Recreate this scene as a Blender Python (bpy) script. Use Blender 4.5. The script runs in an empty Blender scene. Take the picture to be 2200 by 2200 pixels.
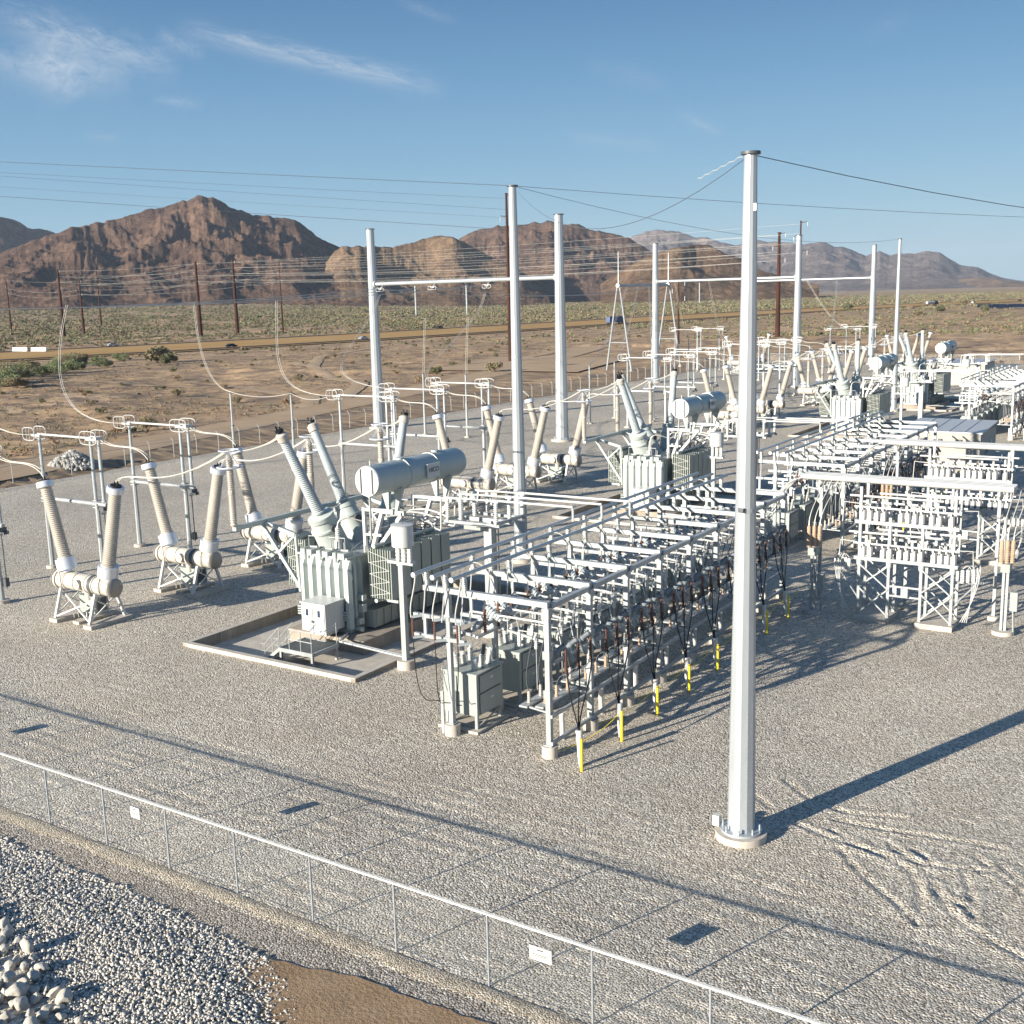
import bpy, math, random
import numpy as np
from mathutils import Vector, Matrix
random.seed(7); RNG = np.random.default_rng(11)
PI = math.pi
sc = bpy.context.scene
COL = sc.collection
H = 17.0

# ------------------------------------------------------------------ camera
def cam_axes():
    pitch, roll, yaw = 0.19035667, -0.02586494, -0.57648990
    fw = np.array([math.sin(yaw)*math.cos(pitch), math.cos(yaw)*math.cos(pitch), -math.sin(pitch)])
    right = np.array([math.cos(yaw), -math.sin(yaw), 0.])
    up = np.cross(right, fw)
    return fw, math.cos(roll)*right+math.sin(roll)*up, -math.sin(roll)*right+math.cos(roll)*up
FW, RT, UP = cam_axes()
FPX = 2405.9
cd = bpy.data.cameras.new('camera'); cam = bpy.data.objects.new('camera', cd); COL.objects.link(cam)
cd.sensor_width = 36; cd.lens = 36*FPX/2200; cd.clip_start = .5; cd.clip_end = 60000
m = Matrix.Identity(4)
for i in range(3):
    m[i][0], m[i][1], m[i][2] = RT[i], UP[i], -FW[i]
m[2][3] = H
cam.matrix_world = m
sc.camera = cam
def bearing(px, py):
    "unit horizontal direction and slope of a direction seen from the viewpoint"
    d = FW + (px-1100)/FPX*RT + (1100-py)/FPX*UP
    h = math.hypot(d[0], d[1])
    return math.atan2(d[1], d[0]), d[2]/h

# ------------------------------------------------------------------ light and sky
SUN_TO = np.array([-.365, -.931, 0.]); SUN_TO /= np.linalg.norm(SUN_TO)
ELEV = math.radians(15.2)
sv = Vector((SUN_TO[0]*math.cos(ELEV), SUN_TO[1]*math.cos(ELEV), math.sin(ELEV)))
sl = bpy.data.lights.new('sun', 'SUN'); so = bpy.data.objects.new('sun', sl); COL.objects.link(so)
sl.energy = 5.0; sl.angle = math.radians(.5); sl.color = (1.0, .925, .80)
so.rotation_euler = sv.to_track_quat('Z', 'Y').to_euler(); so.location = (0, 0, 80)
w = bpy.data.worlds.new('World'); sc.world = w; w.use_nodes = True
nt = w.node_tree; N = nt.nodes; L = nt.links
bg = N['Background']
sky = N.new('ShaderNodeTexSky'); sky.sky_type = 'NISHITA'; sky.sun_disc = False
sky.sun_elevation = ELEV; sky.sun_rotation = math.atan2(sv.x, sv.y)
sky.altitude = 0; sky.air_density = 1.0; sky.dust_density = .5; sky.ozone_density = 2.0
tc = N.new('ShaderNodeTexCoord')
def vm(op, a, b):
    n = N.new('ShaderNodeVectorMath'); n.operation = op
    L.new(a, n.inputs[0])
    if isinstance(b, tuple): n.inputs[1].default_value = b
    else: L.new(b, n.inputs[1])
    return n
def mth(op, a, b=None, c=None, clamp=False):
    n = N.new('ShaderNodeMath'); n.operation = op; n.use_clamp = clamp
    for i, x in enumerate((a, b, c)):
        if x is None: continue
        if isinstance(x, (int, float)): n.inputs[i].default_value = x
        else: L.new(x, n.inputs[i])
    return n.outputs[0]
DIR = tc.outputs['Generated']
total = None
# cirrus wisps: centre (px), end (px), half width (px), strength: each a fixed patch of the sky dome
WISPS = [((368, 58), (965, 196), 19, .34), ((-30, 30), (395, 152), 30, .30), ((-60, 130), (292, 172), 36, .26), ((70, 80), (160, 225), 40, .22),
         ((330, 70), (445, 122), 15, .16), ((325, 212), (440, 226), 9, .15), ((840, -5), (985, 52), 9, .10), ((1450, 242), (1560, 290), 10, .12),
         ((1190, 290), (1440, 318), 14, .08), ((180, 290), (262, 298), 8, .12), ((1850, 80), (1965, 30), 16, .05), ((1250, 140), (1440, 180), 18, .06)]
for (a, b, hw, s) in WISPS:
    def dirv(p):
        d = FW + (p[0]-1100)/FPX*RT + (1100-p[1])/FPX*UP
        return d/np.linalg.norm(d)
    A, B_ = dirv(a), dirv(b); c = (A+B_)/2; c /= np.linalg.norm(c)
    U = B_-A; half = np.linalg.norm(U)/2; U /= np.linalg.norm(U); V = np.cross(c, U); V /= np.linalg.norm(V)
    u = mth('DIVIDE', vm('DOT_PRODUCT', DIR, tuple(U)).outputs['Value'], half)
    u = mth('SUBTRACT', u, float(np.dot(c, U))/half)
    v = mth('DIVIDE', vm('DOT_PRODUCT', DIR, tuple(V)).outputs['Value'], hw/FPX)
    front = mth('GREATER_THAN', vm('DOT_PRODUCT', DIR, tuple(c)).outputs['Value'], .5)
    comb = N.new('ShaderNodeCombineXYZ'); L.new(u, comb.inputs[0]); L.new(v, comb.inputs[1]); comb.inputs[2].default_value = a[0]*.37
    mp = N.new('ShaderNodeMapping'); mp.inputs['Scale'].default_value = (3.2*max(1, half*FPX/200), 1.5, 1); mp.inputs['Rotation'].default_value = (0, 0, .35)
    L.new(comb.outputs[0], mp.inputs[0])
    nz = N.new('ShaderNodeTexNoise'); nz.inputs['Scale'].default_value = 1.0; nz.inputs['Detail'].default_value = 7; nz.inputs['Roughness'].default_value = .74
    nz.inputs['Distortion'].default_value = .6
    L.new(mp.outputs[0], nz.inputs[0])
    warp = mth('MULTIPLY_ADD', nz.outputs['Fac'], 1.6, -.8)
    v2 = mth('ADD', v, warp)
    band = mth('POWER', 2.718, mth('MULTIPLY', mth('MULTIPLY', v2, v2), -1.1))
    ends = mth('SUBTRACT', 1.0, mth('POWER', mth('ABSOLUTE', u), 2.5), clamp=True)
    den = mth('MULTIPLY', mth('MULTIPLY', band, ends), mth('MULTIPLY_ADD', nz.outputs['Fac'], 3.2, -.95, clamp=True))
    den = mth('MULTIPLY', mth('MULTIPLY', den, front), s*1.7)
    total = den if total is None else mth('ADD', total, den)
total = mth('MINIMUM', total, .7)
def lin(*c): return tuple((x/255/12.92 if x < 11 else ((x/255+.055)/1.055)**2.4) for x in c)
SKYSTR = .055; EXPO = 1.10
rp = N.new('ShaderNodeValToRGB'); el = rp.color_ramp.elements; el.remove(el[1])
stops = [(0, (168, 204, 222)), (.06, (151, 193, 219)), (.11, (130, 179, 214)), (.18, (104, 156, 200)), (.245, (80, 131, 180)), (.6, (84, 128, 180)), (1, (66, 108, 162))]  # two highest stops, out of view, brightened beyond a true zenith to fill shadows
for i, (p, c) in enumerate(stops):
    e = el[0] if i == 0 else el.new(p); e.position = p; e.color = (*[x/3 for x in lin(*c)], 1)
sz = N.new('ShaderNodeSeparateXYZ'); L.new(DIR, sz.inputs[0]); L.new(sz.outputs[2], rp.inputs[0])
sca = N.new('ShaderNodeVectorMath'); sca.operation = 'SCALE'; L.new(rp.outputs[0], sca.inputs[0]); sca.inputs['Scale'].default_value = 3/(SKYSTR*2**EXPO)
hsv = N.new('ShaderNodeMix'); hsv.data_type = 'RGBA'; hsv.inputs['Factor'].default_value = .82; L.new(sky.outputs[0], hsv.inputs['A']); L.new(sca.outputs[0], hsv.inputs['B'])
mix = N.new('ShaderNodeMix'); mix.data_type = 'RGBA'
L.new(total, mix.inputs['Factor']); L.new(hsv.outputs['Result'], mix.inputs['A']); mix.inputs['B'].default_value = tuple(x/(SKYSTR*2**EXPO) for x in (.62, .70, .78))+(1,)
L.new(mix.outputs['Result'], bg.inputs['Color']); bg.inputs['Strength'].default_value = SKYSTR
sc.view_settings.view_transform = 'Standard'; sc.view_settings.look = 'None'; sc.view_settings.gamma = 1; sc.view_settings.exposure = EXPO
sc.cycles.max_bounces = 4; sc.cycles.diffuse_bounces = 2; sc.cycles.glossy_bounces = 2; sc.cycles.transparent_max_bounces = 8; sc.cycles.adaptive_threshold = .015
sc.cycles.volume_bounces = 0; sc.cycles.use_denoising = True
sc.cycles.sample_clamp_indirect = 6

# ------------------------------------------------------------------ materials
def new_mat(name):
    m = bpy.data.materials.new(name); m.use_nodes = True
    return m, m.node_tree.nodes, m.node_tree.links, m.node_tree.nodes['Principled BSDF']
def ramp(N, L, fac, stops):
    r = N.new('ShaderNodeValToRGB'); e = r.color_ramp.elements
    while len(e) > 1: e.remove(e[-1])
    e[0].position = stops[0][0]; e[0].color = (*stops[0][1], 1)
    for p, c in stops[1:]:
        x = e.new(p); x.color = (*c, 1)
    L.new(fac, r.inputs[0]); return r.outputs[0]
def noise(N, L, co, scale, detail=4, rough=.55, out='Fac', dist=0):
    n = N.new('ShaderNodeTexNoise'); n.inputs['Scale'].default_value = scale; n.inputs['Detail'].default_value = detail
    n.inputs['Roughness'].default_value = rough; n.inputs['Distortion'].default_value = dist
    L.new(co, n.inputs['Vector']); return n.outputs[out]
def mixc(N, L, f, a, b, mode='MIX'):
    n = N.new('ShaderNodeMix'); n.data_type = 'RGBA'; n.blend_type = mode
    for k, x in (('Factor', f), ('A', a), ('B', b)):
        if isinstance(x, (int, float)): n.inputs[k].default_value = x
        elif isinstance(x, tuple): n.inputs[k].default_value = (*x, 1)
        else: L.new(x, n.inputs[k])
    return n.outputs['Result']
def bump(N, L, h, strength, dist, bsdf):
    b = N.new('ShaderNodeBump'); b.inputs['Strength'].default_value = strength; b.inputs['Distance'].default_value = dist
    L.new(h, b.inputs['Height']); L.new(b.outputs[0], bsdf.inputs['Normal']); return b
def mat(name, col, rough=.55, metal=0., var=.12, scale=1.2, streak=0., spec=.4):
    "paint, steel, concrete: a base colour with uneven weathering"
    m, N, L, b = new_mat(name)
    t = N.new('ShaderNodeTexCoord'); mp = N.new('ShaderNodeMapping')
    mp.inputs['Scale'].default_value = (1, 1, .25) if streak else (1, 1, 1)
    L.new(t.outputs['Object'], mp.inputs[0])
    n1 = noise(N, L, mp.outputs[0], scale, 5, .62)
    lo = tuple(c*(1-var) for c in col); hi = tuple(min(1, c*(1+var)) for c in col)
    c = ramp(N, L, n1, [(.3, lo), (.7, hi)])
    if streak:
        n2 = noise(N, L, mp.outputs[0], scale*6, 3, .6)
        c = mixc(N, L, ramp(N, L, n2, [(.5, (0, 0, 0)), (.75, (streak,)*3)]), c, tuple(x*.55 for x in col))
    L.new(c, b.inputs['Base Color'])
    b.inputs['Roughness'].default_value = rough; b.inputs['Metallic'].default_value = metal; b.inputs['Specular IOR Level'].default_value = spec
    return m
M = {}
M['galv'] = mat('galvanised_steel', (.39, .41, .41), .42, .25, .14, 1.6, .25)
M['pole'] = mat('galvanised_pole_steel', (.42, .45, .47), .38, .35, .12, .5, .15)
M['alu'] = mat('aluminium_tube', (.55, .55, .53), .35, .2, .06, 2)
M['wire'] = mat('bare_conductor', (.60, .58, .52), .5, .2, .05, 2)
M['dwire'] = mat('weathered_conductor', (.10, .11, .12), .6, .2, .05, 2)
M['tan'] = mat('tan_porcelain', (.48, .44, .385), .35, 0, .14, 1.2, .25)
M['tank'] = mat('breaker_paint', (.50, .46, .40), .45, 0, .08, 1.5, .15)
M['endcap'] = mat('bare_metal_cap', (.33, .30, .27), .45, .3, .15, 3, .2)
M['ring'] = mat('corona_ring', (.72, .74, .78), .3, .35, .04, 2)
M['black'] = mat('black_rubber', (.012, .012, .014), .5, 0, .1, 4)
M['conc'] = mat('concrete', (.49, .445, .385), .9, 0, .16, 1.4, .3, .2)
M['dconc'] = mat('stained_concrete', (.33, .285, .235), .92, 0, .22, 1.1, .45, .2)
M['xfmr'] = mat('transformer_paint', (.42, .46, .435), .38, 0, .06, .8, .12)
M['fin'] = mat('radiator_paint', (.33, .36, .33), .45, 0, .08, 1, .15)
M['white'] = mat('white_paint', (.57, .57, .55), .35, 0, .04, 1, .08)
M['grey'] = mat('grey_cabinet_paint', (.31, .34, .32), .45, 0, .08, 1, .18)
M['dgrey'] = mat('dark_grey_fitting', (.09, .10, .11), .5, .2, .1, 3)
M['gins'] = mat('grey_porcelain', (.42, .46, .47), .3, 0, .08, 3)
M['gdark'] = mat('shaded_grey_polymer', (.22, .245, .26), .4, 0, .1, 3)
M['wins'] = mat('pale_porcelain', (.64, .64, .60), .3, 0, .06, 3)
M['bins'] = mat('brown_polymer', (.13, .065, .048), .4, 0, .15, 3)
M['oins'] = mat('orange_tan_polymer', (.46, .33, .23), .45, 0, .12, 3)
M['yellow'] = mat('yellow_guard', (.80, .60, .02), .45, 0, .05, 2, .06)
M['pvc'] = mat('pale_conduit', (.60, .59, .55), .45, 0, .06, 2, .1)
M['rust'] = mat('weathering_steel', (.060, .026, .018), .85, 0, .3, .6, .3, .2)
M['beige'] = mat('beige_wall', (.40, .37, .32), .7, 0, .04, .4, .1)
M['roof'] = mat('pale_metal_roof', (.46, .47, .48), .45, .2, .04, .5, .05)
M['glass'] = mat('dark_window', (.03, .05, .08), .08, 0, .1, 1, 0, .6)
M['deck'] = mat('steel_grating', (.10, .11, .11), .7, .4, .25, 14)
M['blue'] = mat('blue_trailer', (.05, .09, .20), .5, 0, .08, .3, .1)
M['tyre'] = mat('tyre', (.015, .015, .016), .8)
M['silver'] = mat('silver_car_paint', (.45, .47, .50), .25, .5, .03)
M['darkcar'] = mat('dark_car_paint', (.02, .022, .025), .25, .2, .03)
M['panel'] = mat('solar_panel_face', (.012, .018, .035), .15, 0, .1, .3)
M['ink'] = mat('sign_ink', (.06, .06, .07), .6)

# ------------------------------------------------------------------ mesh builder
class B:
    def __init__(s): s.v = []; s.f = []
    def add(s, vs, fs):
        o = len(s.v); s.v += [tuple(map(float, q)) for q in vs]; s.f += [tuple(i+o for i in f) for f in fs]; return s
    def box(s, c, d, rz=0.):
        x, y, z = d[0]/2, d[1]/2, d[2]/2; cs, sn = math.cos(rz), math.sin(rz); vs = []
        for k in (-z, z):
            for (i, j) in ((-x, -y), (x, -y), (x, y), (-x, y)):
                vs.append((c[0]+i*cs-j*sn, c[1]+i*sn+j*cs, c[2]+k))
        return s.add(vs, [(3, 2, 1, 0), (4, 5, 6, 7), (0, 1, 5, 4), (1, 2, 6, 5), (2, 3, 7, 6), (3, 0, 4, 7)])
    def span(s, a, b):
        return s.box([(a[i]+b[i])/2 for i in range(3)], [abs(b[i]-a[i]) for i in range(3)])
    @staticmethod
    def frame(p, q):
        d = (Vector(q)-Vector(p)); ln = d.length; d = d/ln if ln > 1e-9 else Vector((0, 0, 1))
        r = Vector((0, 0, 1)) if abs(d.z) < .95 else Vector((0, 1, 0))
        u = d.cross(r).normalized(); v = u.cross(d).normalized(); return d, u, v, ln
    def bar(s, p, q, w, h=None):
        h = h or w; d, u, v, ln = s.frame(p, q); vs = []
        for e in (Vector(p), Vector(q)):
            for (i, j) in ((-1, -1), (1, -1), (1, 1), (-1, 1)): vs.append(e+u*(i*w/2)+v*(j*h/2))
        return s.add(vs, [(0, 1, 2, 3), (7, 6, 5, 4), (0, 4, 5, 1), (1, 5, 6, 2), (2, 6, 7, 3), (3, 7, 4, 0)])
    def lathe(s, p, q, prof, n=10, phase=0.):
        "prof: (t 0..1 along pq, radius)"
        d, u, v, ln = s.frame(p, q); P = Vector(p); vs = []; fs = []
        for (t, r) in prof:
            c = P+d*(t*ln)
            for k in range(n):
                a = 2*PI*k/n+phase; vs.append(c+u*(math.cos(a)*r)+v*(math.sin(a)*r))
        for i in range(len(prof)-1):
            for k in range(n):
                a, b = i*n+k, i*n+(k+1) % n; fs.append((a, a+n, b+n, b))
        fs.append(tuple(range(n))); fs.append(tuple(reversed(range((len(prof)-1)*n, len(prof)*n))))
        return s.add(vs, fs)
    def cyl(s, p, q, r, r2=None, n=8, phase=0.): return s.lathe(p, q, [(0, r), (1, r if r2 is None else r2)], n, phase)
    def path(s, pts, r, n=5):
        pts = [Vector(p) for p in pts]; vs = []; fs = []
        t0 = (pts[1]-pts[0]).normalized(); ref = Vector((0, 0, 1)) if abs(t0.z) < .9 else Vector((1, 0, 0)); u = t0.cross(ref).normalized()
        for i, p in enumerate(pts):
            t = (pts[min(i+1, len(pts)-1)]-pts[max(i-1, 0)]).normalized()
            u = (u-t*u.dot(t)).normalized(); v = t.cross(u)
            for k in range(n):
                a = 2*PI*k/n; vs.append(p+u*(math.cos(a)*r)+v*(math.sin(a)*r))
        for i in range(len(pts)-1):
            for k in range(n):
                a, b = i*n+k, i*n+(k+1) % n; fs.append((a, b, b+n, a+n))
        fs.append(tuple(reversed(range(n)))); fs.append(tuple(range((len(pts)-1)*n, len(pts)*n)))
        return s.add(vs, fs)
    def ring(s, c, rx, rz, r, ax='y', n=20, sq=.5):
        "rounded rectangle hoop standing in the xz plane (ax='y') or round hoop in xy (ax='z')"
        pts = []
        for k in range(n+1):
            a = 2*PI*k/n; ca, sa = math.cos(a), math.sin(a)
            x = math.copysign(abs(ca)**sq, ca)*rx; z = math.copysign(abs(sa)**sq, sa)*rz
            pts.append((c[0]+x, c[1], c[2]+z) if ax == 'y' else (c[0]+x, c[1]+z, c[2]))
        return s.path(pts, r, 5)
def build(name, b, m, parent=None, loc=None, angle=35):
    me = bpy.data.meshes.new(name)
    me.from_pydata(b.v, [], b.f); me.materials.append(m)
    me.polygons.foreach_set('use_smooth', [True]*len(me.polygons)); me.set_sharp_from_angle(angle=math.radians(angle))
    o = bpy.data.objects.new(name, me); COL.objects.link(o)
    if parent: o.parent = parent
    if loc: o.location = loc
    return o
def tag(o, label, cat, group=None):
    o['label'] = label; o['category'] = cat
    if group: o['group'] = group
    return o
def thing(name, label, cat, loc=(0, 0, 0), group=None, rz=0.):
    o = bpy.data.objects.new(name, None); COL.objects.link(o); o.location = loc; o.rotation_euler = (0, 0, rz); o.empty_display_size = .3
    return tag(o, label, cat, group)
def grid_mesh(name, X, Y, Z, m, kind='structure', smooth=True, hole=None):
    ny, nx = X.shape; me = bpy.data.meshes.new(name); co = np.stack([X, Y, Z], -1).reshape(-1, 3).astype(np.float32)
    i = np.arange(ny*nx).reshape(ny, nx); q = np.stack([i[:-1, :-1], i[:-1, 1:], i[1:, 1:], i[1:, :-1]], -1).reshape(-1, 4)
    if hole is not None: c = co[q].mean(1); q = q[~hole(c[:, 0], c[:, 1])]
    raw_mesh(me, co, q); me.materials.append(m)
    if smooth: me.polygons.foreach_set('use_smooth', [True]*len(me.polygons))
    o = bpy.data.objects.new(name, me); COL.objects.link(o); o['kind'] = kind; return o
def raw_mesh(me, co, q):
    k = q.shape[1]
    me.vertices.add(len(co)); me.vertices.foreach_set('co', np.ascontiguousarray(co, dtype=np.float32).ravel())
    me.loops.add(q.size); me.loops.foreach_set('vertex_index', np.ascontiguousarray(q, dtype=np.int32).ravel())
    me.polygons.add(len(q)); me.polygons.foreach_set('loop_start', np.arange(len(q), dtype=np.int32)*k)
    me.update(calc_edges=True)
def dup(root, loc, label=None, group=None, rz=None):
    def cp(o, par):
        c = o.copy(); COL.objects.link(c); c.parent = par
        for ch in o.children: cp(ch, c)
        return c
    r = cp(root, None); r.location = loc
    if rz is not None: r.rotation_euler = (0, 0, rz)
    if label: r['label'] = label
    if group: r['group'] = group
    return r
def sheds(t0, t1, n, r0, r1):
    "profile of an insulator with n sheds between t0 and t1"
    out = []
    for k in range(n):
        a = t0+(t1-t0)*k/n; d = (t1-t0)/n
        out += [(a, r0), (a+d*.55, r1), (a+d*.75, r1*.97), (a+d*.98, r0)]
    return out
def sag(p, q, s, n=14):
    return [tuple(p[i]+(q[i]-p[i])*t for i in range(2))+(p[2]+(q[2]-p[2])*t-4*s*t*(1-t),) for t in [k/n for k in range(n+1)]]
def bez(p0, p1, p2, p3, n=10):
    out = []
    for k in range(n+1):
        t = k/n; out.append(tuple((1-t)**3*a+3*t*(1-t)**2*b+3*t*t*(1-t)*c+t**3*d for a, b, c, d in zip(p0, p1, p2, p3)))
    return out
ORD = ['first', 'second', 'third', 'fourth', 'fifth', 'sixth', 'seventh', 'eighth', 'ninth', 'tenth', 'eleventh', 'twelfth']
# ------------------------------------------------------------------ numeric noise
def vnoise(x, y, seed=0):
    xi = np.floor(x).astype(np.int64); yi = np.floor(y).astype(np.int64); fx = x-xi; fy = y-yi
    fx = fx*fx*(3-2*fx); fy = fy*fy*(3-2*fy)
    def h(a, b):
        n = (a*374761393+b*668265263+seed*974711) & 0xffffffff
        n = ((n ^ (n >> 13))*1274126177) & 0xffffffff
        return ((n ^ (n >> 16)) & 0xffff)/65535.0
    return (h(xi, yi)*(1-fx)+h(xi+1, yi)*fx)*(1-fy)+(h(xi, yi+1)*(1-fx)+h(xi+1, yi+1)*fx)*fy
def fbm(x, y, oct=4, seed=0, ridged=False, gain=.5):
    t = 0; a = 1; tot = 0
    for k in range(oct):
        n = vnoise(x*2**k, y*2**k, seed+k)
        if ridged: n = (1-abs(2*n-1))**1.6; n = n*(1 if k == 0 else .35+.65*pv_); pv_ = np.clip(n*1.6, 0, 1)
        t = t+a*n; tot += a; a *= gain
    return t/tot
def sstep(a, b, x):
    t = np.clip((x-a)/(b-a), 0, 1); return t*t*(3-2*t)

# ------------------------------------------------------------------ ground materials
def pos_node(N): return N.new('ShaderNodeNewGeometry').outputs['Position']
def gravel_mat(name, cols, cell, bstr, patch=.34, tint=(.40, .33, .25)):
    m, N, L, b = new_mat(name); p = pos_node(N)
    v = N.new('ShaderNodeTexVoronoi'); v.inputs['Scale'].default_value = 1/cell; v.inputs['Randomness'].default_value = 1; L.new(p, v.inputs['Vector'])
    sep = N.new('ShaderNodeSeparateColor'); L.new(v.outputs['Color'], sep.inputs[0])
    c = ramp(N, L, sep.outputs[0], cols)
    big = noise(N, L, p, .22, 5, .6)
    c = mixc(N, L, ramp(N, L, big, [(.42, (0, 0, 0)), (.72, (patch,)*3)]), c, tint)
    wide = noise(N, L, p, .045, 3, .5, dist=.8)
    c = mixc(N, L, .8, c, ramp(N, L, wide, [(.35, (.86, .86, .87)), (.65, (1.10, 1.09, 1.07))]), 'MULTIPLY')
    med = noise(N, L, p, 2.6, 4, .65)
    c = mixc(N, L, .55, c, ramp(N, L, med, [(.3, (.72, .72, .72)), (.7, (1.22, 1.22, 1.22))]), 'MULTIPLY')
    L.new(c, b.inputs['Base Color']); b.inputs['Roughness'].default_value = .95; b.inputs['Specular IOR Level'].default_value = .1
    a = N.new('ShaderNodeMath'); a.operation = 'MULTIPLY_ADD'; L.new(v.outputs['Distance'], a.inputs[0]); a.inputs[1].default_value = -1.; 
    n2 = noise(N, L, p, 7, 4, .7); L.new(n2, a.inputs[2])
    bump(N, L, a.outputs[0], bstr, cell*.9, b)
    return m
M['gravel'] = gravel_mat('crushed_gravel', [(0, (.22, .192, .155)), (.25, (.41, .365, .30)), (.7, (.60, .54, .445)), (1, (.79, .725, .615))], .062, .75)
M['verge'] = gravel_mat('grey_brown_gravel', [(0, (.17, .15, .125)), (.4, (.33, .29, .245)), (.8, (.46, .41, .345)), (1, (.60, .55, .47))], .06, .7)
M['sandg'] = gravel_mat('sandy_gravel', [(0, (.30, .25, .18)), (.5, (.48, .41, .31)), (1, (.64, .57, .46))], .05, .7)
def earth_mat(name, lo, hi, sc1=.5, b1=.3, streak=None):
    m, N, L, b = new_mat(name); p = pos_node(N)
    if streak:
        mp = N.new('ShaderNodeMapping'); mp.inputs['Scale'].default_value = streak; L.new(p, mp.inputs[0]); p2 = mp.outputs[0]
    else: p2 = p
    n1 = noise(N, L, p2, sc1, 7, .62); n2 = noise(N, L, p, 9, 4, .7)
    c = ramp(N, L, n1, [(.33, lo), (.66, hi)])
    c = mixc(N, L, .5, c, ramp(N, L, n2, [(.25, (.7, .7, .7)), (.75, (1.2, 1.2, 1.2))]), 'MULTIPLY')
    L.new(c, b.inputs['Base Color']); b.inputs['Roughness'].default_value = .95; b.inputs['Specular IOR Level'].default_value = .05
    bump(N, L, n2, b1, .12, b); return m
M['dirt'] = earth_mat('brown_dirt', (.31, .205, .12), (.40, .28, .175), .8, .4)
M['road'] = earth_mat('packed_dirt_road', (.42, .30, .19), (.50, .37, .25), .12, .3)
M['bank'] = earth_mat('rilled_bank', (.16, .125, .095), (.40, .29, .19), .5, .7, (.25, 1.6, 1))
M['median'] = earth_mat('orange_dirt', (.42, .255, .10), (.50, .32, .15), .03, .1)
M['asphalt'] = earth_mat('asphalt', (.055, .055, .058), (.085, .083, .082), .2, .1)
def desert_mat():
    m, N, L, b = new_mat('desert_floor'); p = pos_node(N)
    n1 = noise(N, L, p, .05, 10, .66, dist=.5); n2 = noise(N, L, p, .16, 9, .74, dist=.8); n3 = noise(N, L, p, .9, 9, .8); n4 = noise(N, L, p, .008, 4, .5)
    c = ramp(N, L, n1, [(.30, (.30, .215, .145)), (.44, (.43, .30, .19)), (.54, (.55, .37, .215)), (.70, (.62, .46, .31))])
    d = ramp(N, L, n2, [(.46, (0, 0, 0)), (.58, (.85, .85, .85))])
    c = mixc(N, L, d, c, (.205, .155, .12))
    c = mixc(N, L, .65, c, ramp(N, L, n3, [(.30, (.40, .40, .42)), (.48, (1, 1, 1)), (.75, (1.3, 1.28, 1.25))]), 'MULTIPLY')
    far = N.new('ShaderNodeVectorMath'); far.operation = 'LENGTH'; L.new(p, far.inputs[0])
    sp = ramp(N, L, noise(N, L, p, .055, 6, .75), [(.47, (0, 0, 0)), (.60, (.75, .75, .75))])   # distant scrub cover
    mr = N.new('ShaderNodeMapRange'); mr.inputs[1].default_value = 420; mr.inputs[2].default_value = 1100; L.new(far.outputs['Value'], mr.inputs[0])
    f = N.new('ShaderNodeMath'); f.operation = 'MULTIPLY'; L.new(sp, f.inputs[0]); L.new(mr.outputs[0], f.inputs[1])
    c = mixc(N, L, f.outputs[0], c, mixc(N, L, ramp(N, L, n4, [(.4, (0, 0, 0)), (.6, (1, 1, 1))]), (.22, .185, .10), (.17, .165, .08)))
    L.new(c, b.inputs['Base Color']); b.inputs['Roughness'].default_value = .95; b.inputs['Specular IOR Level'].default_value = .05
    bump(N, L, mixc(N, L, .5, n2, n3), .8, .5, b); return m
M['desert'] = desert_mat()
def rock_mat(name, lo, mid, hi, s):
    m, N, L, b = new_mat(name); p = pos_node(N)
    n1 = noise(N, L, p, .006*s, 9, .65); n2 = noise(N, L, p, .05*s, 8, .7)
    c = ramp(N, L, n1, [(.30, lo), (.5, mid), (.72, hi)])
    c = mixc(N, L, .8, c, ramp(N, L, n2, [(.34, (.42, .42, .44)), (.66, (1.4, 1.38, 1.35))]), 'MULTIPLY')
    L.new(c, b.inputs['Base Color']); b.inputs['Roughness'].default_value = .97; b.inputs['Specular IOR Level'].default_value = .03
    n3 = noise(N, L, p, .22*s, 6, .75); bump(N, L, mixc(N, L, .4, n2, n3), 1., 17/s, b); return m
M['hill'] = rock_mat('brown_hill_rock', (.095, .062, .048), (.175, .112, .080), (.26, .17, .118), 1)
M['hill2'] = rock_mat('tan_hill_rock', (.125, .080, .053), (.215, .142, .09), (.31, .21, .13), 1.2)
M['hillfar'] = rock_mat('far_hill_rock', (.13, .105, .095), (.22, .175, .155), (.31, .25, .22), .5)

# ------------------------------------------------------------------ ground sheet to the horizon
RDY = [0, 66, 72, 95, 140, 190, 240, 300, 420]; RDX = [-103, -106.3, -107.5, -113, -122, -134, -148, -167, -210]
def road_x(y): return np.interp(y, RDY, RDX)
HWP = np.array([(-430, 0), (-380, 110), (-345, 215), (-322, 300), (-307, 380), (-297, 470), (-290, 560), (-277, 700), (-258, 830), (-225, 980), (-165, 1150), (-60, 1400), (200, 1950)], float)
def poly_dense(P, n=160):
    d = np.r_[0, np.cumsum(np.hypot(*np.diff(P, axis=0).T))]; t = np.linspace(0, d[-1], n)
    q = np.stack([np.interp(t, d, P[:, 0]), np.interp(t, d, P[:, 1])], 1)
    for _ in range(6): q[1:-1] = (q[:-2]+2*q[1:-1]+q[2:])/4
    return q
HW = poly_dense(HWP)
def dist_poly(x, y, P):
    d = np.full(x.shape, 1e9)
    for a, b in zip(P[:-1], P[1:]):
        ab = b-a; t = np.clip(((x-a[0])*ab[0]+(y-a[1])*ab[1])/(ab@ab), 0, 1)
        d = np.minimum(d, np.hypot(x-a[0]-t*ab[0], y-a[1]-t*ab[1]))
    return d
AZ0 = math.atan2(FW[1], FW[0])
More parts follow.
